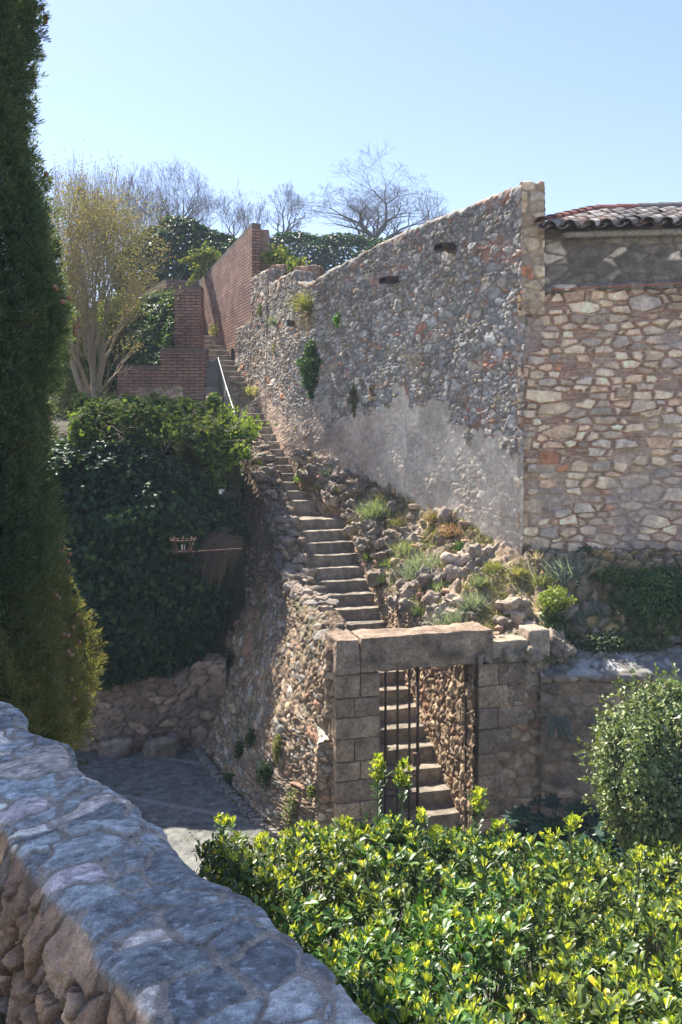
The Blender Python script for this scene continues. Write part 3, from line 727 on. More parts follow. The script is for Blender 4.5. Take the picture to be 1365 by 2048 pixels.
laid(a, Pn, U, V, 1, .26, .15, [(.15, .145, .14, 7), (.17, .165, .155, 5), (.50, .48, .45, 1.6), (.27, .26, .25, 2)], (.145, .14, .13), 91, dep=.022, ew=.03, jy=.9, jx=.95, wgt=.7)
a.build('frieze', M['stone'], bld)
a = Acc()
a.tubes([(3.55, FB(3.55)-.10, 8.60)], [(7.2, FB(7.2)-.10, 8.62)], .055, .06, 8, (.32, .30, .27))
rbox(a, (5.4, FB(5.4)-.03, 8.60), (1.9, .10, .035), -.09, r=.02, res=.04, ns=.012, col=(.33, .31, .28), big=.01)
a.build('mortar_eave', M['block'], bld)
roof = Acc()
cdir = unit(np.array([.74, 1.0, .385])); edir = unit(np.array([1, -.09, .012])); nrm = unit(np.cross(edir, cdir))
O_ = np.array([3.15, 13.25, 8.66])
RL = 2.6
roof.add([O_-nrm*.03, O_+edir*5-nrm*.03, O_+edir*5+cdir*RL-nrm*.03, O_+cdir*RL-nrm*.03], [np.array([(0, 1, 2, 3)])], (.14, .09, .07))
rs = np.random.default_rng(9)
def btile(acc, p, L, w0, w1, up, col, inv=False, jit=.02):
    ang = np.linspace(0, math.pi, 9); n_ = 5
    V_ = []
    ax = unit(cdir+edir*rs.normal()*jit); sd_ = unit(np.cross(nrm, ax)); sd_ = -sd_ if np.dot(sd_, edir) < 0 else sd_
    for layer in (0, 1):
        for i in range(n_):
            f = i/(n_-1); wv = (w0*(1-f)+w1*f)*(1 if layer == 0 else .86)
            for an in ang:
                V_.append(p+ax*L*f+sd_*math.cos(an)*wv+nrm*(up+(math.sin(an)*wv*.78-(0 if layer == 0 else .0))*(1 if not inv else -1)))
    V_ = np.array(V_); k = len(ang); f_ = []
    for ly_ in (0, 1):
        o = ly_*n_*k
        for i in range(n_-1):
            for j in range(k-1):
                q = (o+i*k+j, o+i*k+j+1, o+(i+1)*k+j+1, o+(i+1)*k+j); f_.append(q if ly_ == 0 else q[::-1])
    for j in range(k-1): f_.append((j, n_*k+j, n_*k+j+1, j+1))
    acc.add(V_, [np.array(f_)], np.array(col)*(.7+.6*rs.random()))
TC = [(.29, .235, .195), (.36, .31, .265), (.23, .19, .165), (.41, .37, .33), (.2, .175, .16), (.30, .19, .15)]
ncol = 16
for cidx in range(ncol):
    for r_ in range(8):
        b_ = O_+edir*(.14+cidx*.29+rs.normal()*.014)+cdir*(-.08+r_*.32+rs.normal()*.02)
        btile(roof, b_, .42, .125, .10, .02+rs.random()*.012, TC[rs.integers(6)])
        b2 = O_+edir*(.0+cidx*.29)+cdir*(-.02+r_*.32)
        btile(roof, b2, .42, .09, .105, .05, TC[rs.integers(6)], inv=True)
roof.build('roof_tiles', M['tile'], bld, smooth=False)
rg = Acc()
for r_ in range(7):   # ridge tiles along the raised verge
    p_ = O_+edir*(-.02)+cdir*(-.02+r_*.36)+nrm*.05
    btile(rg, p_, .42, .13, .10, .03, (.20, .075, .06), jit=.01)
cd2 = cdir; p9 = O_+cdir*RL
for i in range(13):
    q = p9+edir*(i*.36-.05)+np.array([0, 0, .04])
    sv = cdir; cdir = edir.copy(); btile(rg, q, .42, .12, .10, .04, (.20, .085, .07) if i < 2 else (.17, .16, .155), jit=.01); cdir = sv
rg.build('ridge_tiles', M['tile'], bld, smooth=False)
rg = Acc(); rg.tubes([(3.1, FB(3.2)-.07, 7.735)], [(7.2, FB(7.2)-.075, 7.86)], .018, .018, 6, (.38, .16, .11)); rg.build('tile_course', M['tile'], bld)

# ================================================================ MOUND AND RIGHT BANK
lo = np.array([11.3, 12, 13, 14, 15, 16, 17.1, 17.8, 18.6])
ld = np.linspace(11.3, 18.7, 300)
LZ = np.interp(ld, [11.3, 12, 13, 14, 15, 16, 17.1, 17.9, 18.7], [2.36, 2.42, 2.5, 2.62, 2.8, 3.3, 4.0, 4.45, 4.75])+.08*noise(ld*2.5, 0, 0, 14)
LX = np.array([float(XR(x)) for x in ld])
LX = np.interp(ld, [11.3, 17.1, 17.5, 17.9, 18.7], [1.80, .10, -.2, -.5, -.95])
rq = np.interp(ld, [11.3, 12.3, 13.0, 15.2, 17.2, 18.7], [0, 1, 2, 3, 4, 5])
RX = np.interp(rq, range(6), [3.15, 3.2, 3.0, 1.62, .10, -.75]); RD = np.interp(rq, range(6), [11.72, 12.6, 13.45, 15.55, 17.65, 18.85]); RZ = np.interp(rq, range(6), [2.25, 3.0, 3.55, 4.2, 4.9, 5.15])
a = Acc()
tt = np.linspace(0, 1, 130)
f_ = tt**.75
Pn = np.zeros((300, 130, 3))
Pn[..., 0] = LX[:, None]*(1-tt)+RX[:, None]*tt; Pn[..., 1] = ld[:, None]*(1-tt)+RD[:, None]*tt
Pn[..., 2] = LZ[:, None]+(RZ-LZ)[:, None]*f_[None]
U = np.repeat(ld[:, None], 130, 1); V = np.repeat((tt*1.6)[None], 300, 0)
hm, c, m = stones(Pn[..., 0], Pn[..., 1], .22, .17, [(.31, .26, .22, 3), (.25, .215, .19, 3), (.38, .33, .28, 2), (.20, .175, .155, 2)], (.19, .15, .11), 101, dep=.10, ew=.035, rough=.05, tilt=.6, jy=.95, jx=.95, warp=.5, wgt=.9, big=.3, bk=1.8)
gx = fbm(Pn[..., 0]*2.2, Pn[..., 1]*2.2, 0, 103, 4)
fl = smooth(13.7, 12.9, Pn[..., 1])*smooth(1.9, 2.3, Pn[..., 0])    # flat earth shelf by the house corner
gm = np.clip(smooth(.0, .3, gx)*.7+fl*.5, 0, .9)*(1-.5*m); hm = hm*(1-.5*smooth(-.1, .2, gx))
gcol = np.array([.20, .17, .06])*(1-fl[..., None])+np.array([.34, .26, .12])*fl[..., None]
c = c*(1-gm[..., None])+gcol*gm[..., None]
Pn[..., 2] += hm*(1-.5*fl)+.12*fbm(Pn[..., 0]*1.7, Pn[..., 1]*1.7, 0, 105, 3)*np.minimum(1, tt*6)[None]*np.minimum(1, (1-tt)*6)[None]
a.grid(Pn, np.clip(c, .01, .9))
MOUND = Pn
tag(a.build('mound', M['earth']), kind='structure')
# rubble face holding the mound beside the steps
a = Acc(); st = []
for i in range(0, 300, 6):
    st.append([(LX[i]-.03, ld[i], max(-.1, .22+(ld[i]-11.7)*.667-.6)), (LX[i]+.0, ld[i]+.01, LZ[i]-.1), (LX[i]+.08, ld[i]+.03, LZ[i]+.03)])
Pn, U, V = loft(st, 460, 170)
laid(a, Pn, U, V, 1, .11, .075, WARM, (.17, .135, .10), 111, dep=.03, ew=.014, jy=.9, rough=.03, tilt=.35, wgt=.7, big=.2)
tag(a.build('mound_facing', M['stone'], shift=(1, 13, 1.5)), 'sunlit rubble face holding back the mound on the right of the old steps', 'stone wall')
def mound_at(px, py):
    """point of the mound surface seen nearest to photo pixel"""
    q = MOUND.reshape(-1, 3); u = CX+q[:, 0]*F/q[:, 1]; v = HY-(q[:, 2]-CZ)*F/q[:, 1]
    i = int(np.argmin((u-px)**2+(v-py)**2)); return q[i].copy()
# lower garden wall on the right with sloping coping
a = Acc(); st = []
for x in np.linspace(2.72, 7.0, 12):
    dd = 11.62-.02*(x-2.7)
    st.append([(x, dd-.06, -.1), (x, dd, 2.06), (x, dd-.05, 2.07), (x, dd-.05, 2.13), (x, dd+.02, 2.16), (x, dd+.62, 2.40), (x, dd+.75, 2.3)])
Pn, U, V = loft(st, 230, 170)
def mod_lw(Pn, U, V, h, c, m):
    tp = smooth(2.08, 2.15, Pn[..., 2])[..., None]
    c2 = c*np.array([.8, 1.0, 1.22])*.85
    li = .6*smooth(.18, .26, fbm(U*3.2, V*3.2, 0, 123, 3))[..., None]
    c2 = c2*(1-li)+np.array([.42, .42, .41])*li
    return h*(1-.4*tp[..., 0]), c*(1-tp)+c2*tp
laid(a, Pn, U, V, 1, .26, .15, [(.25, .215, .18, 3), (.21, .185, .16, 3), (.30, .25, .2, 2), (.18, .17, .16, 2)], (.2, .165, .135), 121, mod_lw, dep=.03, ew=.035, jy=.7)
tag(a.build('garden_wall', M['stone'], shift=(4.5, 11.6, 0)), 'shaded garden wall with sloping slab coping right of the gateway', 'stone wall')
a = Acc()
X, T2 = np.meshgrid(np.linspace(2.95, 7.0, 170), np.linspace(0, 1, 100), indexing='ij')
Y = 12.15+(FB(X)-12.1)*T2
Z = 2.36+1.15*smooth(0, .75, T2)+(3.55-3.51)*T2
hm, c, m = stones(X, Y*1.6, .2, .17, [(.24, .21, .18, 3), (.30, .24, .16, 2), (.2, .18, .16, 2), (.34, .25, .13, 1)], (.13, .12, .07), 131, dep=.10, ew=.05, rough=.03, tilt=.3, jy=.8)
a.grid(np.stack([X, Y-hm*.5, Z+hm*.8], -1), c)
BANK = np.stack([X, Y, Z], -1)
tag(a.build('bank', M['earth']), kind='structure')

# boulders on the mound
boul = [(655, 1000, .13, 'pale rounded boulder at the left top of the mound beside the grass tuft'), (672, 925, .22, 'big jutting boulder against the long wall at the mound head'),
        (735, 925, .13, 'small square boulder right of the big jutting one'), (610, 955, .16, 'upright pinkish rock next to the narrow steps'), (895, 1030, .17, 'grey block shaped boulder at the foot of the plastered wall'),
        (925, 1128, .24, 'largest flat boulder in the middle of the mound'), (830, 1085, .14, 'rounded grey boulder above the lavender'), (780, 1215, .16, 'long flat ledge rock low on the mound'),
        (700, 1100, .12, 'rock beside the fourth step below the turn'), (870, 1195, .15, 'rock under the silvery shrub'), (800, 1200, .13, 'dark wedge rock above the lintel'), (840, 1100, .1, 'tilted thin slab in the mound'),
        (1030, 1150, .1, 'buff stone on the earth shelf'), (965, 1140, .1, 'small stone at the shelf edge')]
rs = np.random.default_rng(44)
for i, (px, py, s, lab) in enumerate(boul):
    p = mound_at(px, py); a = Acc()
    rbox(a, p+np.array([0, 0, s*.1]), (s, s*.8, s*.5), rs.random()*3, r=s*.18, res=.018, ns=.05, nf=7, seed=i*11+500, col=[(.36, .30, .25), (.33, .30, .27), (.40, .34, .28)][i % 3], cv=.4, big=.07, nf2=3.5, tiltx=rs.normal()*.25)
    tag(a.build('boulder', M['earth'], shift=tuple(p)), lab, 'boulder')
a = Acc()
q = MOUND.reshape(-1, 3)
for i in range(260):
    p = q[rs.integers(len(q))]
    if p[0] > 2.2 and p[1] > 12.6 and rs.random() < .6: continue
    s = .025+.06*rs.random()**2
    rbox(a, p, (s*1.4, s, s*.55), rs.random()*3, r=s*.25, res=.025, ns=.03, nf=11, seed=i+700, col=WARM[rs.integers(5)][:3], cv=.4, big=.03, nf2=7)
for i in range(105):
    r_ = rs.integers(300); cc_ = int(130*rs.random()**1.5); p = MOUND[r_, min(129, cc_)]
    if p[0] > 2.3 and p[1] > 12.6: continue
    s = .06+.11*rs.random()
    rbox(a, p-np.array([0, 0, s*.1]), (s*1.5, s*1.0, s*.6), rs.random()*3, r=s*.10, res=.016, ns=.055, nf=12, seed=i+1700, col=[(.25, .22, .185), (.20, .18, .155), (.31, .275, .235), (.16, .145, .13)][rs.integers(4)], cv=.45, big=.06, nf2=5, tiltx=rs.normal()*.35)
tag(a.build('scree', M['stone']), 'broken rubble stones strewn all over the rocky mound', 'stones', kind='stuff')

# ================================================================ FOREGROUND PARAPET
pd_ = np.array([-.602, .799, 0]); pw = np.array([-.799, -.602, 0]); PO = np.array([.11, 1.925, 0]); PT = 3.90
a = Acc(); st = []
for s in np.r_[np.linspace(-1.3, 5.8, 120)]:
    wob = .012*math.sin(s*9)+.03*float(noise(s*3.1, 0, 0, 5))+.02*float(noise(s*8, 0, 0, 6)); wo2 = .02*float(noise(s*5, 9, 0, 6)); hz = .012*float(noise(s*4, 4, 0, 7))
    r0 = PO+pd_*s-pw*wob; l0 = PO+pd_*s+pw*(.41+wo2)
    Z = lambda p, z: (p[0], p[1], z)
    st.append([Z(l0+pw*.10, 3.0), Z(l0+pw*.04, PT-.12), Z(l0, PT-.012+hz), Z(l0-pw*.02, PT+hz), Z(r0+pw*.05, PT+hz), Z(r0, PT-.02+hz), Z(r0+pw*.02, PT-.16), Z(r0-pw*.06, 1.5), Z(r0-pw*.1, -.1)])
st = np.array(st)
top = st[:, :7]; low = st[:, 6:]
Pn, U, V = loft(top, 1400, 330)
SLATE = [(.215, .255, .29, 5), (.28, .325, .36, 4), (.155, .185, .215, 4), (.38, .42, .455, 2), (.60, .565, .54, 2.6), (.42, .40, .43, .8)]
SIDE = [(.24, .17, .125, 4), (.30, .21, .15, 3), (.19, .14, .115, 3), (.36, .27, .21, 2), (.17, .16, .15, 2)]
tv = np.array([np.linalg.norm(top[:, i+1]-top[:, i], axis=1).mean() for i in range(6)]); tc_ = np.r_[0, np.cumsum(tv)]
kw = dict(jx=.85, jy=.5, warp=.22, wgt=.45)
h1, c1, m1 = stones(U+.15*fbm(U*3, V*3), V, .115, .18, SLATE, (.30, .285, .265), 207, dep=.008, ew=.004, gap=.006, rough=.0015, tilt=.05, big=.3, bk=1.7, **kw)
h1 = h1-.014*fbm(U*3, V*3, 5, 211, 3); fr_ = fbm(U*55+4*fbm(U*7, V*7, 0, 208, 3), V*26, 0, 209, 5); rdg = 1-np.abs(fbm(U*30, V*9, 3, 210, 4))*3; h1 = h1+(.0022*fr_+.001*rdg)*m1
c1 = c1*(1+.65*fr_*m1)[..., None]*(1+.25*np.clip(rdg, -1, 1)*m1)[..., None]; fl_ = smooth(.30, .42, fbm(U*70, V*50, 0, 219, 3))[..., None]*m1[..., None]; c1 = c1*(1-.5*fl_)+np.array([.5, .5, .52])*.5*fl_
h2, c2, m2 = stones(U, V, .075, .12, SIDE, (.11, .085, .065), 211, dep=.04, ew=.012, rough=.02, tilt=.4, big=.2, jx=.9, jy=.8, warp=.3, wgt=.5)
h2 = h2+.012*fbm(U*14, V*7, 0, 213, 5)+.008*fbm(U*55, V*40, 0, 214, 4); h2 = h2*smooth(tc_[2]+.0, tc_[2]-.12, V)+.01*smooth(tc_[2]-.1, tc_[2], V)
istop = smooth(tc_[2]-.02, tc_[2]+.01, V)*smooth(tc_[5]+.12, tc_[5]+.04, V)
n = normals(Pn, 1)
if n[550, 150, 2] < 0: n = -n; flp = True
else: flp = False
hh = h1*istop+h2*(1-istop)
cc = c1*istop[..., None]+c2*(1-istop[..., None])
a.grid(Pn+n*hh[..., None], np.clip(cc, .01, .9), flip=flp)
Pn, U, V = loft(low, 160, 90)
n = normals(Pn, 1)
if n[80, 40] @ np.array([.799, .602, 0]) < 0: n = -n
h2, c2, m2 = stones(U, V, .2, .13, SIDE, (.17, .13, .10), 215, dep=.04, ew=.03)
a.grid(Pn+n*(h2-.04)[..., None], c2)
tag(a.build('parapet', M['near'], shift=(-1, 3.2, 3)), 'broad foreground parapet topped with blue grey slate and a few cream stones', 'parapet wall')

for px, py, sx, lab in ((325, 1487, .30, 'big grey boulder lying at the foot of the low retaining wall'), (232, 1478, .28, 'dark boulder at the foot of the retaining wall nearest the cypress')):
    p = P(px, py, 14.55); p[2] = .12 if py > 1450 else .45; a = Acc()
    rbox(a, p, (sx, .2, .17 if py > 1450 else .42), .1, r=.07, res=.02, ns=.02, nf=7, seed=int(px), col=(.20, .18, .165), cv=.4, big=.06, nf2=3)
    tag(a.build('boulder', M['earth'], shift=tuple(p)), lab, 'boulder')
# pale kerb stones along the foot of the stair wall
kb = Acc(); rs = np.random.default_rng(15)
for i in range(46):
    d = 11.15+i*.083; x = float(np.interp(d, SWk, SW['bx']))-.14-.03*rs.random()
    rbox(kb, (x, d-.2, .03), (.05+.02*rs.random(), .032, .025+.02*rs.random()), rs.normal()*.3+.3, r=.015, res=.03, ns=.01, seed=i+900, col=(.22, .22, .22), cv=.3, big=.015, nf2=6)
tag(kb.build('kerb', M['stone'], shift=(-1.4, 13, 0)), 'row of small upright cobbles edging the path along the stair wall', 'kerb')
# ================================================================ BRICKWORK
def quad_uv(acc, p, uv, c=(.5, .5, .5)): acc.add(p, [np.array([(0, 1, 2, 3)])], c, uv)
def bwall(acc, p0, p1, th, zb0, zb1, zt0, zt1, u0=0.0):
    """upright wall from plan point p0 to p1, thickness th towards its left-hand side, metric uv"""
    p0 = np.array(p0, float); p1 = np.array(p1, float); L = np.linalg.norm(p1-p0); t = (p1-p0)/L; n = np.array([-t[1], t[0]])*th
    def q(a_, za, b_, zb_): return (a_[0], a_[1], za)
    def face(a_, b_, za0, zb0_, za1, zb1_, u):
        l = np.linalg.norm(b_-a_)
        quad_uv(acc, [(a_[0], a_[1], za0), (b_[0], b_[1], zb0_), (b_[0], b_[1], zb1_), (a_[0], a_[1], za1)], [(u, za0), (u+l, zb0_), (u+l, zb1_), (u, za1)])
    face(p0, p1, zb0, zb1, zt0, zt1, u0); face(p1+n, p0+n, zb1, zb0, zt1, zt0, u0)
    face(p0+n, p0, zb0, zb0, zt0, zt0, u0+3); face(p1, p1+n, zb1, zb1, zt1, zt1, u0+5)
    quad_uv(acc, [(p0[0], p0[1], zt0), (p1[0], p1[1], zt1), (*(p1+n), zt1), (*(p0+n), zt0)], [(0, 0), (L, 0), (L, th), (0, th)])
def brick_thing(name, label, cat, segs, cap=.13, proud=.0):
    g0 = segs[0]; e = empty(name, (g0[0][0], g0[0][1], g0[3]), label, cat)
    a = Acc(); b = Acc()
    for (p0, p1, th, zb0, zb1, zt0, zt1) in segs:
        bwall(a, p0, p1, th, zb0, zb1, zt0-cap, zt1-cap)
        t = unit(np.array(p1, float)-np.array(p0, float)); n = np.array([-t[1], t[0]])
        bwall(b, np.array(p0)-n*proud-t*.003, np.array(p1)-n*proud+t*.003, th+2*proud, zt0-cap, zt1-cap, zt0, zt1)
    a.build('brickwork', M['brick'], e, smooth=False); b.build('coping', M['brickcap'], e, smooth=False)
    return e
def BX(d): return -2.10-.43*(d-21.9)
# right: thickness goes to the right hand side of travel direction -> use reversed order so that the offset points right
big = brick_thing('brick_wall', 'tall thin brick wall raking up the right side of the upper steps', 'brick wall', [((BX(28.2)+.05, 28.2), (BX(22.66)+.05, 22.66), .25, 8.3, 6.6, 10.75, 11.26)])
a = Acc(); q = P(463, 710, 23.9); t = unit(np.array([-.43, 1, 0])); n_ = np.array([-t[1], t[0], 0])
rbox(a, (BX(24.3)+.03, 24.3, CZ+190*24.3/F), (.03, .10, .19), math.atan2(.43, 1), r=.01, res=.1, ns=0, col=(.02, .02, .02))
a.build('wall_light', M['black'], big)
a = Acc()
p0 = P(519, 458, 22.9); p1 = P(534, 548, 22.9)
rbox(a, ((p0[0]+p1[0])/2+.03, 23.1, (p0[2]+p1[2])/2-.2), (.12, .16, (p0[2]-p1[2])/2+.2), 0, r=.01, res=.08, ns=.003, col=(.27, .2, .17), cv=.2)
tag(a.build('concrete_pillar', M['block'], shift=(float(p0[0])+.1, 23.1, float(p1[2])-.4)), 'plain brown concrete pillar standing right behind the end of the tall brick wall', 'pillar')
def zz(y, d): return CZ-(y-HY)*d/F
low = brick_thing('brick_terrace_wall', 'stepped low brick wall with a patch of old stone in its face', 'brick wall',
    [((P(235, 0, 22.5)[0], 22.5), (P(322, 0, 22.5)[0], 22.5), .35, 5.6, 5.6, zz(731, 22.5), zz(731, 22.5)),
     ((P(322, 0, 22.5)[0], 22.5), (P(413, 0, 22.5)[0], 22.5), .36, 5.6, 5.6, zz(696, 22.5), zz(696, 22.5)),
     ((P(225, 0, 23.3)[0], 23.9), (P(235, 0, 22.5)[0]-.003, 22.5), .3, 5.6, 5.6, zz(731, 22.5)-.003, zz(731, 22.5)-.003)])
a = Acc(); st = []
xs_ = np.linspace(277, 368, 8)
for x, y0_, y1_ in zip(xs_, [806, 812, 816, 818, 818, 816, 815, 812], [778, 776, 774, 775, 771, 773, 772, 774]):
    st.append([(P(x, 0, 22.5)[0], 22.47, zz(y0_, 22.5)), (P(x, 0, 22.5)[0], 22.45, zz(y1_, 22.5))])
Pn, U, V = loft(st, 60, 30)
laid(a, Pn, U, V, 1, .26, .2, [(.33, .29, .25, 3), (.28, .25, .21, 2), (.36, .33, .3, 2)], (.30, .25, .21), 141, dep=.03, ew=.03)
a.build('stone_patch', M['stone'], low)
brick_thing('brick_pier', 'tall square brick pier with grey coping left of the upper steps', 'brick pier',
    [((P(350, 0, 23.7)[0], 23.7), (P(402, 0, 23.7)[0], 23.7), .55, 6.5, 6.5, zz(571, 23.7), zz(571, 23.7))])
brick_thing('brick_side_wall', 'sunlit brick wall running back to the left above the ivy slope', 'brick wall',
    [((P(250, 0, 29.5)[0], 29.6), (P(330, 0, 25.6)[0], 25.8), .3, 8.5, 8.2, zz(607, 29.6), zz(558, 25.8)), ((P(330, 0, 25.6)[0]+.003, 25.8), (P(346, 0, 25.6)[0], 25.7), .5, 8.2, 8.2, zz(559, 25.8), zz(559, 25.8))])
brick_thing('brick_back_wall', 'low dark brick wall crossing behind the head of the upper steps', 'brick wall',
    [((P(343, 0, 28.3)[0], 28.3), (P(400, 0, 28.3)[0], 28.3), .3, 8.5, 8.5, zz(560, 28.3), zz(560, 28.3))])
brick_thing('brick_kerb_wall', 'lowest small brick wall half buried in ivy at the far left', 'brick wall',
    [((P(198, 0, 21.8)[0], 21.8), (P(236, 0, 21.8)[0], 21.8), .3, 5.3, 5.3, zz(813, 21.8), zz(813, 21.8))])
# sloping stone cheek and handrail with perforated panels
a = Acc()
c0 = P(427, 812, 22.0)
rbox(a, c0, (.2, .5, .34), .2, r=.02, res=.05, ns=.01, col=(.2, .175, .15), cv=.3, tiltx=.35)
tag(a.build('stone_cheek', M['block'], shift=tuple(c0)), 'grey sloping stone cheek beside the foot of the handrail', 'stone block')
hr = empty('handrail', (-3.2, 22.3, 6.6), 'grey steel handrail with perforated panels beside the upper steps', 'handrail')
rp = [P(437, 716, 22.3), P(452, 770, 21.4), P(470, 826, 20.4)]
a = Acc()
for q0, q1 in zip(rp[:-1], rp[1:]): a.tubes([q0], [q1], .028, .028, 6)
a.build('rail', M['steel'], hr)
a = Acc(); a.tubes([rp[0]-np.array([0, 0, 0.0])], [rp[0]-np.array([0, 0, 1.05])], .022, .022, 4); a.build('post', M['steel'], hr)
a = Acc(); a.tubes([rp[1]], [rp[1]-np.array([0, 0, 1.0])], .022, .022, 4); a.build('post', M['steel'], hr)
a = Acc(); a.tubes([rp[2]], [rp[2]-np.array([0, 0, .9])], .022, .022, 4); a.build('post', M['steel'], hr)
m, n, l, b = mat_base('perforated_steel')
tc = n.new('ShaderNodeUVMap'); tc.uv_map = 'uv'; vz = n.new('ShaderNodeTexVoronoi'); vz.inputs['Scale'].default_value = 22; vz.inputs['Randomness'].default_value = 0
l.new(tc.outputs[0], vz.inputs['Vector']); lt_ = n.new('ShaderNodeMath'); lt_.operation = 'GREATER_THAN'; lt_.inputs[1].default_value = .3
l.new(vz.outputs['Distance'], lt_.inputs[0]); l.new(lt_.outputs[0], b.inputs['Alpha']); b.inputs['Base Color'].default_value = (.13, .125, .12, 1); b.inputs['Roughness'].default_value = .5; b.inputs['Metallic'].default_value = .4
def panel(pa, pb, h, name='panel'):
    a = Acc(); pa = np.array(pa); pb = np.array(pb); L = np.linalg.norm((pb-pa)[:2]); nn = np.array([0, .012, 0])
    for o in (nn*0, nn):
        quad_uv(a, [pa-(0, 0, .04)+o, pb-(0, 0, .04)+o, pb-(0, 0, h)+o, pa-(0, 0, h)+o], [(0, 0), (L, 0), (L, h), (0, h)])
    a.build(name, m, hr, smooth=False)
panel(P(413, 722, 22.3), rp[0], 1.0); panel(rp[0], rp[1], .95); panel(rp[1], rp[2], .85)
a = Acc(); a.tubes([P(413, 735, 22.3)], [rp[0]], .02, .02, 4); a.build('top_bar', M['steel'], hr)

# ================================================================ LAMPS
p = P(452, 986, 17.0); fl = empty('floodlight', P(468, 1000, 16.0), 'black box floodlight jutting from the ivy at the far end of the stair wall', 'floodlight')
a = Acc(); rbox(a, P(460, 990, 15.4), (.17, .11, .055), -.15, r=.015, res=.06, ns=0, tiltx=.0, col=(.02, .02, .02)); hb = a.build('housing', M['black'], fl)
a = Acc(); rbox(a, P(444, 983, 15.38), (.03, .10, .045), -.15, r=.01, res=.06, ns=0); a.build('glass', M['white'], fl)
a = Acc(); a.tubes([P(473, 995, 15.45), P(476, 1015, 16.0)], [P(476, 1015, 16.0), P(490, 1020, 16.5)], .02, .02, 6); a.build('bracket', M['black'], fl)
lan = empty('iron_lantern', P(368, 1106, 14.0), 'rusty crown shaped iron lantern on an arm in front of the dark ivy', 'lantern')
pc = P(367, 1104, 14.0); a = Acc()
zt, zb_ = .20, .0
for z, r_, nm in ((zt, .20, 'rim'), (.02, .13, 'rim')):
    a = Acc(); an = np.linspace(0, 2*math.pi, 17); pts = np.stack([pc[0]+r_*np.cos(an), pc[1]+r_*np.sin(an), np.full(17, pc[2]+z)], -1)
    a.tubes(pts[:-1], pts[1:], .011, .011, 4); a.build(nm, M['rust'], lan)
for i in range(8):
    an = i*math.pi/4+.2; c_, s_ = math.cos(an), math.sin(an); a = Acc()
    pts = np.array([(pc[0]+c_*r_, pc[1]+s_*r_, pc[2]+z) for r_, z in ((.12, 0), (.145, .07), (.165, .14), (.21, .24))])
    a.tubes(pts[:-1], pts[1:], .013, .013, 4); a.build('strap', M['rust'], lan)
a = Acc(); a.tubes([pc+(-.18, 0, -.02), pc+(-.16, 0, -.02)], [pc+(.95, .1, .04), pc+(-.2, 0, .02)], .016, .016, 6)
a.tubes([pc+(.16, 0, -.02), pc+(.16, 0, -.06)], [pc+(.16, 0, -.06), pc+(.12, 0, -.09)], .01, .01, 5); a.build('arm', M['rust'], lan)
a = Acc(); a.tubes([pc+(0, 0, .04)], [pc+(0, 0, .12)], .03, .03, 8); a.build('bulb', M['white'], lan)
pw_, tw, nw = on_wall(598, 648, .14)
f2 = empty('floodlight', pw_, 'small square floodlight on the long wall above its thin cable', 'floodlight')
a = Acc(); rbox(a, pw_+np.array([-.06, 0, 0]), (.10, .07, .07), .3, r=.01, res=.06, ns=0); a.build('housing', M['black'], f2)
a = Acc(); rbox(a, pw_+np.array([-.11, -.06, -.02]), (.07, .025, .055), .3, r=.01, res=.06, ns=0); a.build('glass', M['white'], f2)
a = Acc(); cp = [on_wall(598+i*.2, 655+i*30, .035)[0] for i in range(11)]; a.tubes(cp[:-1], cp[1:], .007, .007, 5, (.4, .4, .4)); a.build('cable', M['block'], f2)

# ================================================================ FAR VEGETATION
def surf(st, ns, nt): return loft(st, ns, nt)[0]
def ivy_thing(name, label, cat, Pn, n, size, cols, w=None, sgn=None, kind=None, mat='leaf', shoots=None, **kw):
    nn = normals(Pn, 1)
    sg = 1 if np.sum(nn*(np.array([0, 0, CZ])-Pn)) > 0 else -1
    a = Acc(); blanket(a, Pn, n, size, cols, w, sgn=sg, **kw)
    if shoots: stray(a, Pn, *shoots)
    c = Pn.reshape(-1, 3); sh = (float(c[:, 0].mean()), float(c[:, 1].mean()), float(c[:, 2].min()))
    return tag(a.build(name, M[mat], shift=sh, smooth=False), label, cat, kind=kind)
DK = [(.022, .058, .022), (.034, .08, .029), (.018, .042, .019), (.05, .10, .03)]
st = []
for px in np.linspace(255, 492, 14):
    y = np.interp(px, [255, 300, 340, 380, 420, 460, 500], [520, 478, 452, 448, 468, 482, 488]); d = 30.5
    X = (px-CX)*d/F; zt = zz(y, d); st.append([(X, d-1.2, 8.4), (X, d-1.3, zt-2), (X, d-.9, zt-.8), (X, d, zt-.1), (X, d+1.5, zt)])
ivy_thing('ivy_bank', 'dark domed ivy mass behind the head of the upper steps', 'ivy', surf(st, 40, 30), 26000, .15, DK, lump=.35, lf=.8, thick=.3)
st = []
for px in np.linspace(480, 1040, 24):
    y = np.interp(px, [480, 540, 560, 590, 630, 660, 750, 900, 1040], [490, 478, 468, 461, 470, 482, 487, 492, 500]); d = 38
    X = (px-CX)*d/F; zt = zz(y, d); st.append([(X, d-1.5, 9), (X, d-1.5, zt-2.2), (X, d-1, zt-.9), (X, d, zt-.1), (X, d+1.5, zt)])
ivy_thing('ivy_hedge', 'long hazy ivy covered bank beyond the long wall under the bare trees', 'ivy', surf(st, 60, 30), 34000, .17, DK, lump=.3, lf=.7, thick=.3)
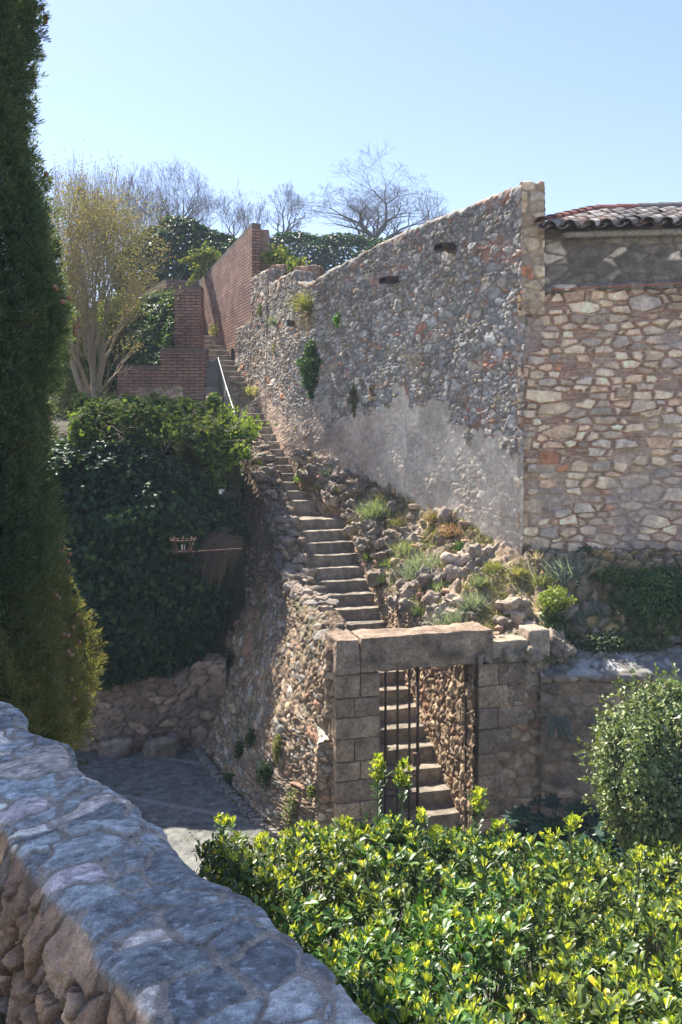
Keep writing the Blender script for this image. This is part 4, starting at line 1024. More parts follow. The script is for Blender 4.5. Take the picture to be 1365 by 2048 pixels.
def bare_tree(px, d, y0, y1, halfw, seed, label, depth=7, tw=.09, stems=1, r=.16, ang=.42, name='bare_tree', c=(.13, .125, .125), ratio=.8, up=.06, kids=(2, 3), lean=0, flare=0, dome=.2):
    rs = np.random.default_rng(seed); segs = []; tips = []
    base = np.array([(px-CX)*d/F, d, zz(y0, d)]); H = (y0-y1)*d/F
    tot = sum(ratio**i for i in range(depth+1)); L0 = H/tot/.9
    for s in range(stems):
        dr = np.array([lean+rs.normal()*.25*(stems > 1), rs.normal()*.15*(stems > 1), 1.])
        branch_tree(base+np.array([rs.normal()*.12, rs.normal()*.12, 0])*(stems > 1), dr, L0, r/(stems**.4), depth, rs, segs, tips, ang, ratio, up, 3, kids, tw, .66, .0029*d/30)
    S = np.array([np.r_[s[0], s[1]] for s in segs])
    # fit height and spread of the crown to the photograph
    zmax = np.percentile(S[:, 5], 99.7); kz = H/(zmax-base[2]); hw = np.percentile(np.abs(S[:, 3]-base[0]), 98); kx = (halfw*d/F)/hw
    cx_ = np.median(S[:, 3]); hz_ = zmax-base[2]
    def tr(p):
        p = p.copy(); q_ = min(1.3, abs(p[0]-base[0])/hw); p[2] = base[2]+(p[2]-base[2])*(1-dome*q_*q_)
        f = 1+flare*((p[2]-base[2])*kz/H-.75)
        return base+(p-base)*np.array([kx*f, kx*f, kz])
    segs = [(tr(s[0]), tr(s[1]), s[2], s[3]) for s in segs]; tips = [(tr(t[0]), t[1]) for t in tips]
    e = empty(name, base, label, 'tree'); a = Acc(); b = Acc()
    big_ = [s for s in segs if s[2] > r*.3]; sm = [s for s in segs if s[2] <= r*.3]
    put_segs(a, big_, c); a.build('trunk', M['bark'], e)
    if sm: put_segs(b, sm, c); b.build('twigs', M['bark'], e)
    return e, segs, tips
bare_tree(735, 46, 520, 338, 140, 12, 'large bare tree with a wide rounded crown above the long wall', depth=8, r=.32, ang=.46, ratio=.80, kids=(2, 3), up=.10, tw=.08, dome=.3)
bare_tree(562, 47, 500, 360, 62, 2, 'small bare tree between the brick wall top and the large rounded one', depth=7, r=.15, ang=.5, kids=(2, 3), ratio=.79, up=.12)
bare_tree(850, 50, 500, 385, 50, 12, 'faint low bare tree just right of the large rounded one, half behind the long wall', depth=6, r=.11, ang=.5, kids=(2, 3), ratio=.79, up=.12)
bare_tree(450, 46, 500, 375, 62, 3, 'thin upright bare tree left of the brick wall top', depth=7, r=.12, ang=.42, stems=3, kids=(2, 2), ratio=.82, up=.12)
bare_tree(498, 50, 500, 385, 40, 13, 'faint spindly bare tree directly above the brick wall peak', depth=7, r=.1, ang=.42, stems=2, kids=(2, 2), ratio=.82, up=.12)
bare_tree(345, 42, 520, 328, 88, 4, 'bushy fan shaped bare tree above the dark ivy dome', depth=7, r=.2, ang=.5, ratio=.79, stems=2, kids=(2, 3), up=.12)
bare_tree(262, 40, 540, 345, 55, 5, 'slender bare tree behind the pale budding one', depth=7, r=.11, ang=.42, stems=3, kids=(2, 2), ratio=.82, up=.12)
bare_tree(140, 30, 640, 312, 68, 6, 'tall thin bare tree next to the cypress', depth=8, r=.12, ang=.38, stems=3, kids=(2, 2), ratio=.82, up=.12)
bare_tree(205, 32, 640, 335, 55, 7, 'second tall bare tree, a little right of the one next to the cypress', depth=8, r=.11, ang=.38, stems=3, kids=(2, 2), ratio=.82, up=.12)
bare_tree(305, 44, 520, 350, 60, 21, 'wispy bare tree rising out of the left shoulder of the ivy dome', depth=8, r=.11, ang=.42, stems=3, kids=(2, 2), ratio=.82, up=.12)
bare_tree(405, 48, 500, 372, 50, 22, 'wispy bare tree between the fan shaped one and the thin upright one', depth=7, r=.10, ang=.42, stems=3, kids=(2, 2), ratio=.82, up=.12)
# budding tree with several pale stems
e, segs, tips = bare_tree(190, 20.5, 830, 345, 150, 8, 'many stemmed pale tree in tan bud behind the ivy on the left', depth=6, stems=7, r=.17, ang=.5, name='budding_tree', flare=.5, tw=.14, dome=.15, c=(.28, .23, .16), ratio=.80, up=.12, kids=(2, 3))
a = Acc(); sp = np.array([s[1] for s in segs if s[2] < .03]); sp = sp[sp[:, 2] > 7.6]
sp = sp[fbm(sp[:, 0]*1.6, sp[:, 1]*1.6, sp[:, 2]*1.6, 66, 3) > -.04]; k = RNG.integers(0, len(sp), 26000); p = sp[k]+rnd(26000)*.12
bx = RNG.random(9000); c1_ = np.stack([P(250, 470, 20.5)+rnd(1)[0]*0 for _ in range(1)])
leaves(a, 'diamond', p, rnd(len(p)), rnd(len(p)), .045*(.6+.8*RNG.random(len(p))), .032, mixcol(len(p), [(.27, .22, .11), (.33, .28, .14), (.22, .18, .10), (.24, .26, .08)], [3, 3, 2, 2], .3))
a.build('crown', M['soft'], e, smooth=False)
def ball(a, c, rad, n, size, cols, w=None, tpl='diamond', asp=.8, shell=.5, upb=.2, lump=.3, seed=0, stem=None):
    d = unit(rnd(n)); r_ = (1-shell*RNG.random(n)**1.5)
    q = d*r_[:, None]*(1+lump*2*fbm(d[:, 0]*2+seed, d[:, 1]*2, d[:, 2]*2, seed, 3))[:, None]
    p = np.array(c)+q*np.array(rad); nor = unit(d+rnd(n)*.5+np.array([0, 0, upb]))
    dr = unit(np.cross(nor, rnd(n))+d*.3); s = size*(.6+.7*RNG.random(n))
    leaves(a, tpl, p, dr, nor, s, s*asp, mixcol(n, cols, w)); return p
YG = [(.16, .21, .04), (.22, .25, .06), (.10, .15, .03), (.26, .24, .08)]
for i, (px, py, d, rx, rz, lab) in enumerate(((150, 690, 23, 1.0, 1.3, 'yellow green thicket glowing behind the pale stems, the higher clump'), (165, 790, 22.5, .9, .9, 'yellow green thicket at the foot of the pale stems'), (235, 640, 24.5, .8, .7, 'small yellow green clump between the pale tree and the ivy slope'))):
    a = Acc(); c = P(px, py, d); ball(a, c, (rx, .8, rz), 5200, .09, YG, seed=i+3, shell=.9)
    ball(a, c+(0, .5, -.2), (rx*.7, .5, rz*.7), 1500, .12, [(.05, .08, .02)], shell=.9)
    tag(a.build('thicket', M['soft'], shift=tuple(c-(0, 0, rz)), smooth=False), lab, 'bush')
# ivy slope beside the pier
st = []
for px, yt, yb in zip(np.linspace(196, 352, 9), [648, 628, 612, 606, 600, 596, 590, 584, 576], [835, 832, 826, 770, 740, 735, 733, 733, 700]):
    dT = 26.0; dB = 22.9
    st.append([(P(px-4, 0, dB)[0], dB, zz(yb, dB)), (P(px, 0, 23.6)[0], 23.5, zz(yb*.65+yt*.35, 23.5)), (P(px, 0, 24.6)[0], 24.6, zz(yb*.3+yt*.7, 24.6)), (P(px, 0, dT)[0], dT, zz(yt, dT))])
ivy_thing('ivy_slope', 'sunny glossy ivy slope between the pale tree and the brick pier', 'ivy', surf(st, 40, 40), 17000, .105, [(.05, .11, .03), (.08, .16, .035), (.035, .07, .025), (.16, .22, .05)], [4, 3, 3, 1.2], lump=.22, lf=1.6, thick=.2)
# great dark ivy face
st = []
for x in np.linspace(-8.2, -2.1, 26):
    b = .25*math.sin(x*1.7)+.1*math.sin(x*4.1); zt = 4.95+.16*math.sin(x*2.3)+.08*math.sin(x*6.1)-.75*max(0, min(1, (x+3.6)/1.2)); br = np.interp(x, [-8, -3.2, -2.6, -2.1], [0, 0, .55, 1.5]); bb = np.interp(x, [-8, -3.4, -2.9, -2.5, -2.1], [1.45, 1.45, 1.5, 2.2, 4.3])
    st.append([(x, 14.95+br, bb), (x, 14.65+b*.4+br, bb*.6+1.3), (x, 14.75-b*.5+br, max(3.1, bb)), (x, 15.1+b*.6+br, 4.1 if bb < 4 else 4.7), (x, 15.9+br, 4.75), (x, 17.0, zt-.15), (x, 18.2, zt), (x, 20.5, zt+.12)])
IVP = surf(st, 90, 80)
ivy_thing('ivy_curtain', 'huge dark ivy curtain hanging down to the low retaining wall', 'ivy', IVP, 80000, .11, DK+[(.06, .12, .035)], [4, 4, 3, 2, 1], lump=.38, lf=.9, thick=.4, droop=1.4, shoots=(420, .55, .085, [(.10, .17, .04), (.06, .12, .03), (.15, .21, .06)], lambda p: p[:, 2] > 4.2))  # shoots near the top coloured brighter, sunlight painted into the leaves
# brighter drape over the end of the stair wall
st = []
for px, y0, y1 in zip(np.linspace(392, 500, 10), [1000, 1012, 1000, 985, 960, 935, 925, 915, 905, 900], [945, 915, 898, 888, 880, 876, 874, 874, 880, 890]):
    st.append([(P(px, 0, 16.9)[0], 16.6, zz(y0, 16.6)), (P(px, 0, 16.9)[0], 16.55, zz(y0*.5+y1*.5, 16.6)), (P(px, 0, 17.6)[0], 17.2, zz(y1, 17.2)), (P(px, 0, 18.3)[0], 18.3, zz(y1-12, 18.3))])
ivy_thing('ivy_drape', 'bright yellow green ivy drape spilling over the far end of the stair wall', 'ivy', surf(st, 30, 24), 5200, .10, [(.13, .23, .035), (.20, .31, .05), (.08, .15, .03), (.28, .34, .06)], lump=.2, lf=2, thick=.26, gap=.2, mat='soft', shoots=(110, .5, .085, [(.26, .34, .06), (.16, .26, .04)]))
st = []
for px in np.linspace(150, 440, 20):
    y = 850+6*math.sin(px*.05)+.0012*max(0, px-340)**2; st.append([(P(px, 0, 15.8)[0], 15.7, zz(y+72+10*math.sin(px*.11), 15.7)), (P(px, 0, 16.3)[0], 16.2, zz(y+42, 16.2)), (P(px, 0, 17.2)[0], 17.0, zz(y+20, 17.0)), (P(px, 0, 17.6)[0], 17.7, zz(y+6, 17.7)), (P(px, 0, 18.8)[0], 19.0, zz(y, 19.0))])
ivy_thing('ivy_crest', 'sunlit crest of ivy and low scrub along the top of the dark ivy curtain', 'ivy', surf(st, 70, 34), 26000, .10, [(.09, .17, .035), (.16, .23, .05), (.06, .11, .03), (.24, .25, .07)], lump=.42, lf=1.3, thick=.42, gap=.3, mat='soft', shoots=(260, .55, .085, [(.22, .28, .06), (.14, .22, .04)]))  # leaf and shoot colours brightened to paint sunlight along the top
# dry scrub
for i, (px, py, d, wd_, n_, lab) in enumerate(((245, 895, 16.3, .8, 9, 'grey leafless scrub lying over the ivy on the left'), (405, 870, 16.9, .9, 12, 'tangled brown scrub on the ivy crest near the steps'), (300, 800, 20.5, .9, 9, 'bare twigs standing in front of the low brick wall'))):
    rs = np.random.default_rng(i+20); segs = []; tips = []
    for s in range(n_):
        b0 = P(px, py, d)+np.array([rs.normal()*wd_*.5, rs.normal()*.2, -.25])
        branch_tree(b0, rs.normal(size=3)*np.array([1, .5, .5])+np.array([0, -.3, .6]), .42, .012, 4, rs, segs, tips, .5, .85, -.02, 3, (2, 2), .3, .7, .0045)
    a = Acc(); put_segs(a, segs, (.27, .22, .17) if i < 2 else (.2, .16, .13))
    tag(a.build('dry_scrub', M['bark'], shift=tuple(P(px, py, d)-(0, 0, .3))), lab, 'scrub')
# dry roots hanging at the end of the stair wall
a = Acc(); n_ = 420; b0 = P(452, 1085, 15.1)
s0 = b0+rnd(n_)*np.array([.13, .10, .09]); dr = unit(np.stack([-.7+.5*RNG.random(n_), -.4*RNG.random(n_), .1-.6*RNG.random(n_)], -1)); L = .22+.45*RNG.random(n_)
m1_ = s0+dr*(L*.35)[:, None]; m2_ = m1_+unit(dr+np.array([0, 0, -1.3]))*(L*.4)[:, None]; m3_ = m2_+unit(dr*.3+np.array([0, 0, -2.]))*(L*.6)[:, None]
for u_, v_ in ((s0, m1_), (m1_, m2_), (m2_, m3_)): a.tubes(u_, v_, .007, .005, 3, (.16, .12, .09))
tag(a.build('hanging_roots', M['bark'], shift=tuple(b0)), 'bundle of dry brown roots hanging beside the stair wall under the ivy', 'roots')
# weeds on the stair wall face
def stair_at(px, py):
    q = Pst.reshape(-1, 3); u = CX+q[:, 0]*F/q[:, 1]; v = HY-(q[:, 2]-CZ)*F/q[:, 1]
    i = int(np.argmin((u-px)**2+(v-py)**2)); return q[i].copy()
SG = [(.035, .09, .03), (.05, .12, .04), (.08, .14, .05)]
for i, (px, py, rx, rz, lab, cols) in enumerate(((455, 1195, .13, .24, 'dark green weed high on the shaded part of the stair wall', SG), (462, 1325, .16, .26, 'broad green weed at mid height of the shaded stair wall', SG), (432, 1372, .14, .3, 'weed by the inner corner of the stair wall', SG),
        (590, 1612, .11, .26, 'variegated pale weed low on the stair wall near the bush', [(.32, .34, .2), (.14, .2, .07), (.42, .38, .28)]), (538, 1545, .13, .2, 'green weed hanging low on the stair wall', SG), (508, 1478, .09, .14, 'small green weed left of the gateway foot', SG), (465, 1560, .1, .1, 'weed at the foot of the stair wall', SG),
        (530, 1215, .08, .1, 'pale wispy tuft on the ledge of the stair wall', [(.30, .32, .2)]), (640, 1580, .04, .06, 'tiny yellow green sprig beside the gateway corner', YG), (560, 1495, .05, .18, 'yellowing sprig in the middle of the stair wall', [(.3, .28, .1), (.2, .24, .07)]), (420, 1445, .09, .12, 'weed low in the dark corner', SG), (485, 1500, .09, .16, 'weed on the lower stair wall between path and ledge', SG))):
    a = Acc(); p = stair_at(px, py)+np.array([-.04, -.04, 0]); ball(a, p, (rx, .09, rz), int(260+3200*rx*rz*2), .045, cols, shell=.9, seed=i)
    tag(a.build('weed', M['soft'], shift=tuple(p), smooth=False), lab, 'weed')
# plants in the long wall
def wall_plant(px, py, wpx, hpx, n, size, cols, lab, taper=.75, kind='ivy', seed=0, w=None, off=.10):
    p, t, nn = on_wall(px, py); d = p[1]; a = Acc()
    r1 = wpx*d/F/2/max(.35, abs(t[0])+.35*abs(t[1])); r2 = hpx*d/F/2
    u = RNG.random(n)*2-1; v = RNG.random(n)*2-1; prof = np.where(v > 0, np.sqrt(np.clip(1-v**2, 0, 1)), 1-taper*(-v)**1.1)
    prof *= 1+.3*noise(v*4, seed, 0, seed)
    q = p+t*(u*prof*r1)[:, None]+np.array([0, 0, 1.])*(v*r2)[:, None]+nn*(off*(1-u**2)*prof*(.4+.8*RNG.random(n)))[:, None]
    nor = unit(nn+rnd(n)*.5+np.array([0, 0, .4])); dr = unit(np.cross(nor, rnd(n))+np.array([0, 0, -.9])); s = size*(.6+.7*RNG.random(n))
    leaves(a, 'diamond', q, dr, nor, s, s*.8, mixcol(n, cols, w))
    return tag(a.build('wall_plant', M['leaf'], shift=tuple(p), smooth=False), lab, 'plant')
wall_plant(628, 738, 52, 112, 2600, .07, [(.05, .12, .03), (.08, .17, .04), (.17, .22, .11)], 'largest ivy clump on the long wall, hanging like a green teardrop', seed=1, w=[4, 3, 1.5], off=.3)
wall_plant(714, 800, 28, 66, 800, .045, [(.10, .10, .04), (.15, .13, .06), (.06, .08, .03)], 'narrow olive clump low on the long wall', seed=2, off=.16)
wall_plant(750, 790, 22, 62, 500, .04, [(.30, .18, .12), (.34, .26, .14), (.22, .12, .08)], 'reddish withered clump right of the olive one', seed=3, off=.12)
wall_plant(524, 620, 18, 28, 260, .05, YG, 'yellow green tuft near the far end of the long wall', seed=4)
wall_plant(553, 697, 11, 26, 180, .04, YG, 'small bright sprig below the grey green tuft', seed=5)
wall_plant(677, 640, 15, 26, 260, .05, [(.12, .28, .03), (.18, .34, .05)], 'bright green fern sprig alone on the long wall', seed=6)
wall_plant(735, 822, 8, 40, 120, .03, [(.10, .07, .04)], 'thin brown withered strand between the two lower clumps', seed=7)
wall_plant(598, 856, 8, 14, 90, .035, YG, 'tiny green sprig on the lower part of the wall above the narrow steps', seed=8)
for i, (px, py, n, h, cols, lab) in enumerate(((555, 650, 90, .32, [(.26, .30, .22), (.20, .25, .18)], 'grey green bristly tuft left of the cabled floodlight'), (622, 622, 170, .62, [(.25, .27, .06), (.32, .30, .10), (.18, .2, .05)], 'grassy yellow tuft above the cabled floodlight'))):
    p, t, nn = on_wall(px, py, .03); a = Acc(); tuft(a, p, n, h, .45, None, .011, lean=nn*1.0, cols=cols, droop=.4)
    if i: tuft(a, p+np.array([0, 0, -.05]), 50, .6, .3, None, .01, lean=nn*.9+np.array([0, 0, -1.7]), cols=[(.26, .2, .12)], droop=.9)
    tag(a.build('grass_tuft', M['soft'], shift=tuple(p), smooth=False), lab, 'plant')
p, t, nn = on_wall(852, 712, .02); segs = []; tips = []; rs = np.random.default_rng(31)
for s in range(9): branch_tree(p, nn+rs.normal(size=3)*.7+np.array([0, 0, -.5]), .2, .01, 3, rs, segs, tips, .6, .8, -.1, 3, (2, 2), .35, .7, .004)
a = Acc(); put_segs(a, segs, (.3, .25, .19)); tag(a.build('dead_roots', M['bark'], shift=tuple(p)), 'tangle of pale dead roots growing out of the long wall', 'roots')
# creepers by the brick wall
for i, (px, py, d, rx, rz, lab) in enumerate(((415, 518, 27.3, .55, .45, 'leafy creeper tumbling over the far top of the tall brick wall'), (556, 516, 22.6, .4, .28, 'yellow leaved creeper behind the squat stone block'), (595, 530, 21.0, .22, .14, 'small yellow sprig between the two flat stone blocks'), (428, 660, 25.9, .16, .16, 'pale glowing weed at the head of the upper steps'), (497, 781, 22.0, .12, .12, 'pale weed on the landing at the foot of the long wall'), (514, 783, 21.9, .1, .09, 'second pale weed on the landing, nearer the wall corner'))):
    a = Acc(); c = P(px, py, d); ball(a, c, (rx, .3, rz), int(300+3500*rx*rz*2), .08 if i < 3 else .05, [(.16, .22, .05), (.30, .30, .07), (.08, .13, .03)] if i < 3 else [(.45, .42, .2), (.3, .32, .12)], shell=.95, lump=.6, seed=i+60)
    if i == 0:
        for q in range(5): ball(a, c+np.array([-.25-.12*q, -.2, .0-.03*q]), (.12, .1, .08), 60, .08, YG, shell=.9)
        for q in range(5): ball(a, c+np.array([-.15-.1*q, -.1, -.3-.13*q]), (.12, .1, .08), 60, .08, YG, shell=.9)
    tag(a.build('creeper', M['soft'], shift=tuple(c-(0, 0, rz)), smooth=False), lab, 'plant')

# ================================================================ MOUND PLANTS
SIL = [(.27, .32, .24), (.21, .27, .18), (.33, .36, .28)]; GRN = [(.12, .2, .05), (.18, .26, .06), (.3, .32, .09)]; RED = [(.34, .17, .13), (.28, .2, .12), (.38, .26, .2)]
for i, (px, py, n, h, sp, cols, lab) in enumerate((
    (852, 1150, 420, .46, .5, SIL, 'largest silvery lavender like shrub in the middle of the mound'), (905, 1258, 260, .34, .5, SIL, 'silver green shrub just behind the lintel'), (950, 1215, 180, .26, .6, SIL, 'silvery shrub above the right end of the lintel'),
    (812, 1105, 160, .26, .6, [(.3, .33, .2), (.25, .3, .12)], 'wispy pale shrub left of the largest silvery one'), (752, 1030, 300, .34, .7, [(.2, .27, .13), (.27, .33, .2)], 'feathery grey green shrub high on the mound'), (660, 950, 120, .2, .7, SIL, 'small grey cushion plant at the head of the mound'),
    (598, 985, 260, .22, .8, [(.2, .36, .04), (.28, .42, .07)], 'bright green grass tuft on the turn of the steps'), (612, 1000, 90, .12, .8, [(.2, .36, .04)], 'low grass fringe beside the bright tuft'), (870, 1042, 160, .24, .6, GRN+RED, 'yellow green sprigs with red stems under the grey block'),
    (900, 1070, 160, .22, .6, RED, 'reddish dry plant by the foot of the plastered wall'), (925, 1098, 140, .18, .8, [(.06, .13, .04)], 'dark green leafy patch at the foot of the plastered wall'), (985, 1140, 260, .17, 1.0, [(.34, .33, .12), (.3, .35, .1)], 'yellow grass on the left of the earth shelf'),
    (1040, 1148, 220, .15, 1.0, [(.38, .33, .14), (.3, .33, .12)], 'dry yellow grass on the right of the earth shelf'), (1085, 1165, 140, .2, .7, [(.32, .32, .16), (.2, .25, .1)], 'pale weeds at the right edge of the earth shelf'), (1045, 1285, 110, .2, .6, [(.25, .33, .18), (.3, .4, .1)], 'grey green sprig beside the upright capping block'),
    (720, 965, 200, .2, .8, RED, 'reddish stonecrop on the upper mound'), (785, 1130, 110, .17, .8, GRN, 'green weeds at the middle of the steep bank'), (700, 1060, 110, .14, .9, GRN, 'green weeds by the first steps of the wide flight'), (735, 1120, 90, .14, .9, GRN, 'small weed low on the steep bank beside the steps'),
    (770, 1160, 90, .14, .9, [(.07, .12, .04)], 'dark moss tuft in the shade of the steep bank'), (880, 1180, 150, .2, .8, SIL+GRN, 'mixed silver and green sprigs below the largest shrub'), (840, 1225, 120, .16, .8, [(.12, .17, .06)], 'dull green tuft behind the middle of the lintel'),
    (960, 1170, 160, .18, .8, GRN+SIL, 'low green tuft on the brow of the mound'), (690, 985, 150, .16, .8, GRN, 'small green tuft among rocks high on the mound'), (800, 1050, 150, .18, .8, GRN+RED, 'speckled green and red tuft in the upper bank'))):
    p = mound_at(px, py); a = Acc(); h = h*1.0
    tuft(a, p, n*2, h, sp, None, .010, cols=cols, rb=h*.35, droop=.2)
    tag(a.build('mound_plant', M['soft'], shift=tuple(p), smooth=False), lab, 'plant')
# thin moss and stonecrop all over the mound
a = Acc(); q = MOUND.reshape(-1, 3); sel = q[fbm(q[:, 0]*2.5, q[:, 1]*2.5, 0, 200, 3) > .06]; n_ = 24000; p = sel[RNG.integers(0, len(sel), n_)]+rnd(n_)*np.array([.02, .02, .01])
leaves(a, 'diamond', p, rnd(n_)+np.array([0, 0, .8]), rnd(n_), .03+.03*RNG.random(n_), .018, mixcol(n_, [(.2, .22, .08), (.12, .16, .05), (.3, .26, .12), (.3, .17, .12)], [4, 3, 2, 1]))
for i_ in range(170):
    pp = sel[RNG.integers(0, len(sel))]; tuft(a, pp, 12, .05+.09*RNG.random(), .9, None, .008, cols=[[(.34, .32, .13)], [(.16, .2, .07)], [(.27, .3, .2)], [(.2, .26, .06)]][i_ % 4], rb=.05)
tag(a.build('stonecrop', M['soft'], shift=(1, 14, 2.5), smooth=False), 'low stonecrop and moss spread between the rocks of the mound', 'ground cover', kind='stuff')
# bank and corner plants
def bank_at(px, py):
    q = BANK.reshape(-1, 3); u = CX+q[:, 0]*F/q[:, 1]; v = HY-(q[:, 2]-CZ)*F/q[:, 1]; i = int(np.argmin((u-px)**2+(v-py)**2)); return q[i].copy()
for i, (px, py, rx, rz, n, cols, lab) in enumerate(((1300, 1215, .60, .62, 5200, [(.04, .10, .03), (.06, .14, .04), (.1, .18, .05)], 'large rounded ivy bush on the bank under the brick and stone house wall'), (1240, 1280, .75, .14, 2400, [(.05, .09, .03), (.08, .12, .04)], 'low creeping ivy along the back of the garden wall coping'),
        (1168, 1096, .15, .15, 500, [(.05, .09, .03), (.07, .12, .04)], 'small dark bush rooted in the foot of the house wall'), (1225, 1150, .32, .12, 800, [(.07, .12, .04), (.12, .17, .05)], 'trailing green plant over the stones at the foot of the house wall'), (1345, 1180, .3, .4, 1500, [(.04, .10, .03), (.06, .13, .04)], 'ivy at the right edge of the photo against the house wall'))):
    a = Acc(); p = bank_at(px, py)+np.array([0, -.1, 0]); ball(a, p, (rx, .3, rz), n, .055, cols, shell=.6, seed=i+80, lump=.25)
    tag(a.build('bank_plant', M['leaf'], shift=tuple(p-(0, 0, rz)), smooth=False), lab, 'plant')
a = Acc(); c = P(1108, 1235, 12.3); ball(a, c+(0, 0, -.12), (.2, .2, .42), 1700, .05, [(.05, .11, .03), (.07, .13, .04)], shell=.7); ball(a, c+(0, -.03, .26), (.24, .2, .17), 900, .05, [(.22, .28, .05), (.3, .34, .07)], shell=.7, seed=5)
tag(a.build('corner_ivy', M['leaf'], shift=tuple(c-(0, 0, .5)), smooth=False), 'narrow ivy column with yellow green top right of the capping blocks', 'plant')
for i, (px, py, n, h, lab, dn) in enumerate(((1128, 1160, 120, .42, 'blue grey spiky clump at the top of the bank', 0), (1182, 1205, 60, .36, 'blue grey spiky clump hanging halfway down the bank', 1), (1115, 1440, 50, .5, 'blue grey trailing clump hanging on the shaded rubble right of the gateway', 1), (1150, 1235, 40, .26, 'small spiky clump beside the yellow topped ivy', 1))):
    p = bank_at(px, py) if i != 2 else P(1115, 1440, 11.5); a = Acc()
    if dn: 
        ang_ = RNG.random(n)*6.28; s0 = p+rnd(n)*.03; d1 = unit(np.stack([np.cos(ang_)*.6, -.5-.3*RNG.random(n), .0+.4*RNG.random(n)], -1)); L = h*(.5+.6*RNG.random(n))
        q1 = s0+d1*(L*.3)[:, None]; q2 = q1+unit(d1*.5+np.array([0, 0, -1.]))*(L*.5)[:, None]; q3 = q2+unit(d1*1.0+np.array([0, 0, -.2]))*(L*.25)[:, None]
        for u_, v_, r0_, r1_ in ((s0, q1, .008, .007), (q1, q2, .007, .006), (q2, q3, .006, .003)): a.tubes(u_, v_, r0_, r1_, 4, (.26, .31, .27))
    else: tuft(a, p, n*2, h, .55, None, .018, cols=[(.22, .28, .25), (.30, .36, .32)], rb=.12)
    tag(a.build('spiky_plant', M['soft'], shift=tuple(p), smooth=False), lab, 'plant')
a = Acc(); p = P(1075, 1165, 12.9); tuft(a, p, 7, .55, .12, None, .006, cols=[(.4, .33, .22)]); tuft(a, p+(0, 0, .36), 20, .14, .5, None, .012, cols=[(.42, .34, .25)])
tag(a.build('seed_stalk', M['soft'], shift=tuple(p), smooth=False), 'thin dry seed stalk in front of the house corner', 'plant')

# ================================================================ GARDEN SHRUBS
a = Acc(); c = np.array([3.48, 8.9, 1.78]); n_ = 26000
d_ = unit(rnd(n_)); d_[:, 1] = -np.abs(d_[:, 1])*np.sign(RNG.random(n_)-.15)
r_ = (1-.35*RNG.random(n_)**1.6)*(1+.12*2*fbm(d_[:, 0]*3, d_[:, 1]*3, d_[:, 2]*3, 90, 3))
rad = np.array([.84, .82, 1.0]); p = c+d_*r_[:, None]*rad; nor = unit(d_+rnd(n_)*.55+np.array([0, 0, .25])); dr = unit(np.cross(nor, rnd(n_))+d_*.4)
s = .056*(.6+.7*RNG.random(n_)); leaves(a, 'diamond', p, dr, nor, s, s*.62, mixcol(n_, [(.13, .19, .06), (.20, .26, .10), (.32, .34, .17), (.08, .12, .05)], [3, 3, 2.5, 1.5]))
d2_ = unit(rnd(90)+np.array([-.2, -.3, .3])); q_ = np.repeat(np.arange(90), 10); f_ = RNG.random(900); pos = (c+d2_*rad)[q_]+d2_[q_]*(f_*.16)[:, None]+rnd(900)*.012
leaves(a, 'diamond', pos, unit(d2_[q_]+rnd(900)*.6), rnd(900), .05, .032, mixcol(900, [(.16, .22, .07), (.26, .30, .12)]))
gb = empty('round_bush', (3.42, 8.9, 0), 'dense clipped rounded bush against the garden wall at the right edge', 'bush')
a.build('foliage', M['gloss'], gb, smooth=False)
a = Acc(); ball(a, c, rad*.72, 2600, .2, [(.02, .035, .015)], shell=.15, lump=.1); a.build('dark_core', M['leaf'], gb, smooth=False)
a = Acc(); segs = []; tips = []; rs = np.random.default_rng(5)
for s in range(5): branch_tree((3.42+rs.normal()*.06, 8.9+rs.normal()*.06, 0), (rs.normal()*.4, rs.normal()*.3, 1), .8, .035, 3, rs, segs, tips)
put_segs(a, segs, (.15, .12, .09)); a.build('stems', M['bark'], gb)
for i, (px, py, d, nl, lab) in enumerate(((1120, 1640, 10.3, 150, 'dark broad leaved acanthus nearest the gateway'), (1200, 1690, 9.9, 160, 'dark broad leaved acanthus in front of the garden wall'), (1270, 1750, 9.4, 150, 'dark broad leaved acanthus beneath the round bush'), (1160, 1740, 9.5, 120, 'dark broad leaved acanthus behind the bright hedge'))):
    a = Acc(); c = P(px, py, d); n_ = nl; th = RNG.random(n_)*6.28; el = RNG.random(n_); base = np.array([c[0], c[1], 0])
    out = np.stack([np.cos(th), np.sin(th), np.zeros(n_)], -1); pos = base+out*(.12+.42*RNG.random(n_))[:, None]+np.array([0, 0, 1.])*(c[2]*(.35+.75*el))[:, None]
    dr = unit(out+np.array([0, 0, .1])+rnd(n_)*.3); nor = unit(np.array([0, 0, 1.])+out*-.1+rnd(n_)*.3)
    leaves(a, 'lobed', pos, dr, nor, .23*(.7+.5*RNG.random(n_)), .21, mixcol(n_, [(.018, .065, .045), (.03, .09, .05), (.02, .05, .035)]))
    a.tubes(np.tile(base, (n_, 1)), pos, .008, .005, 4, (.04, .08, .03))
    tag(a.build('acanthus', M['leaf'], shift=tuple(base)), lab, 'plant')

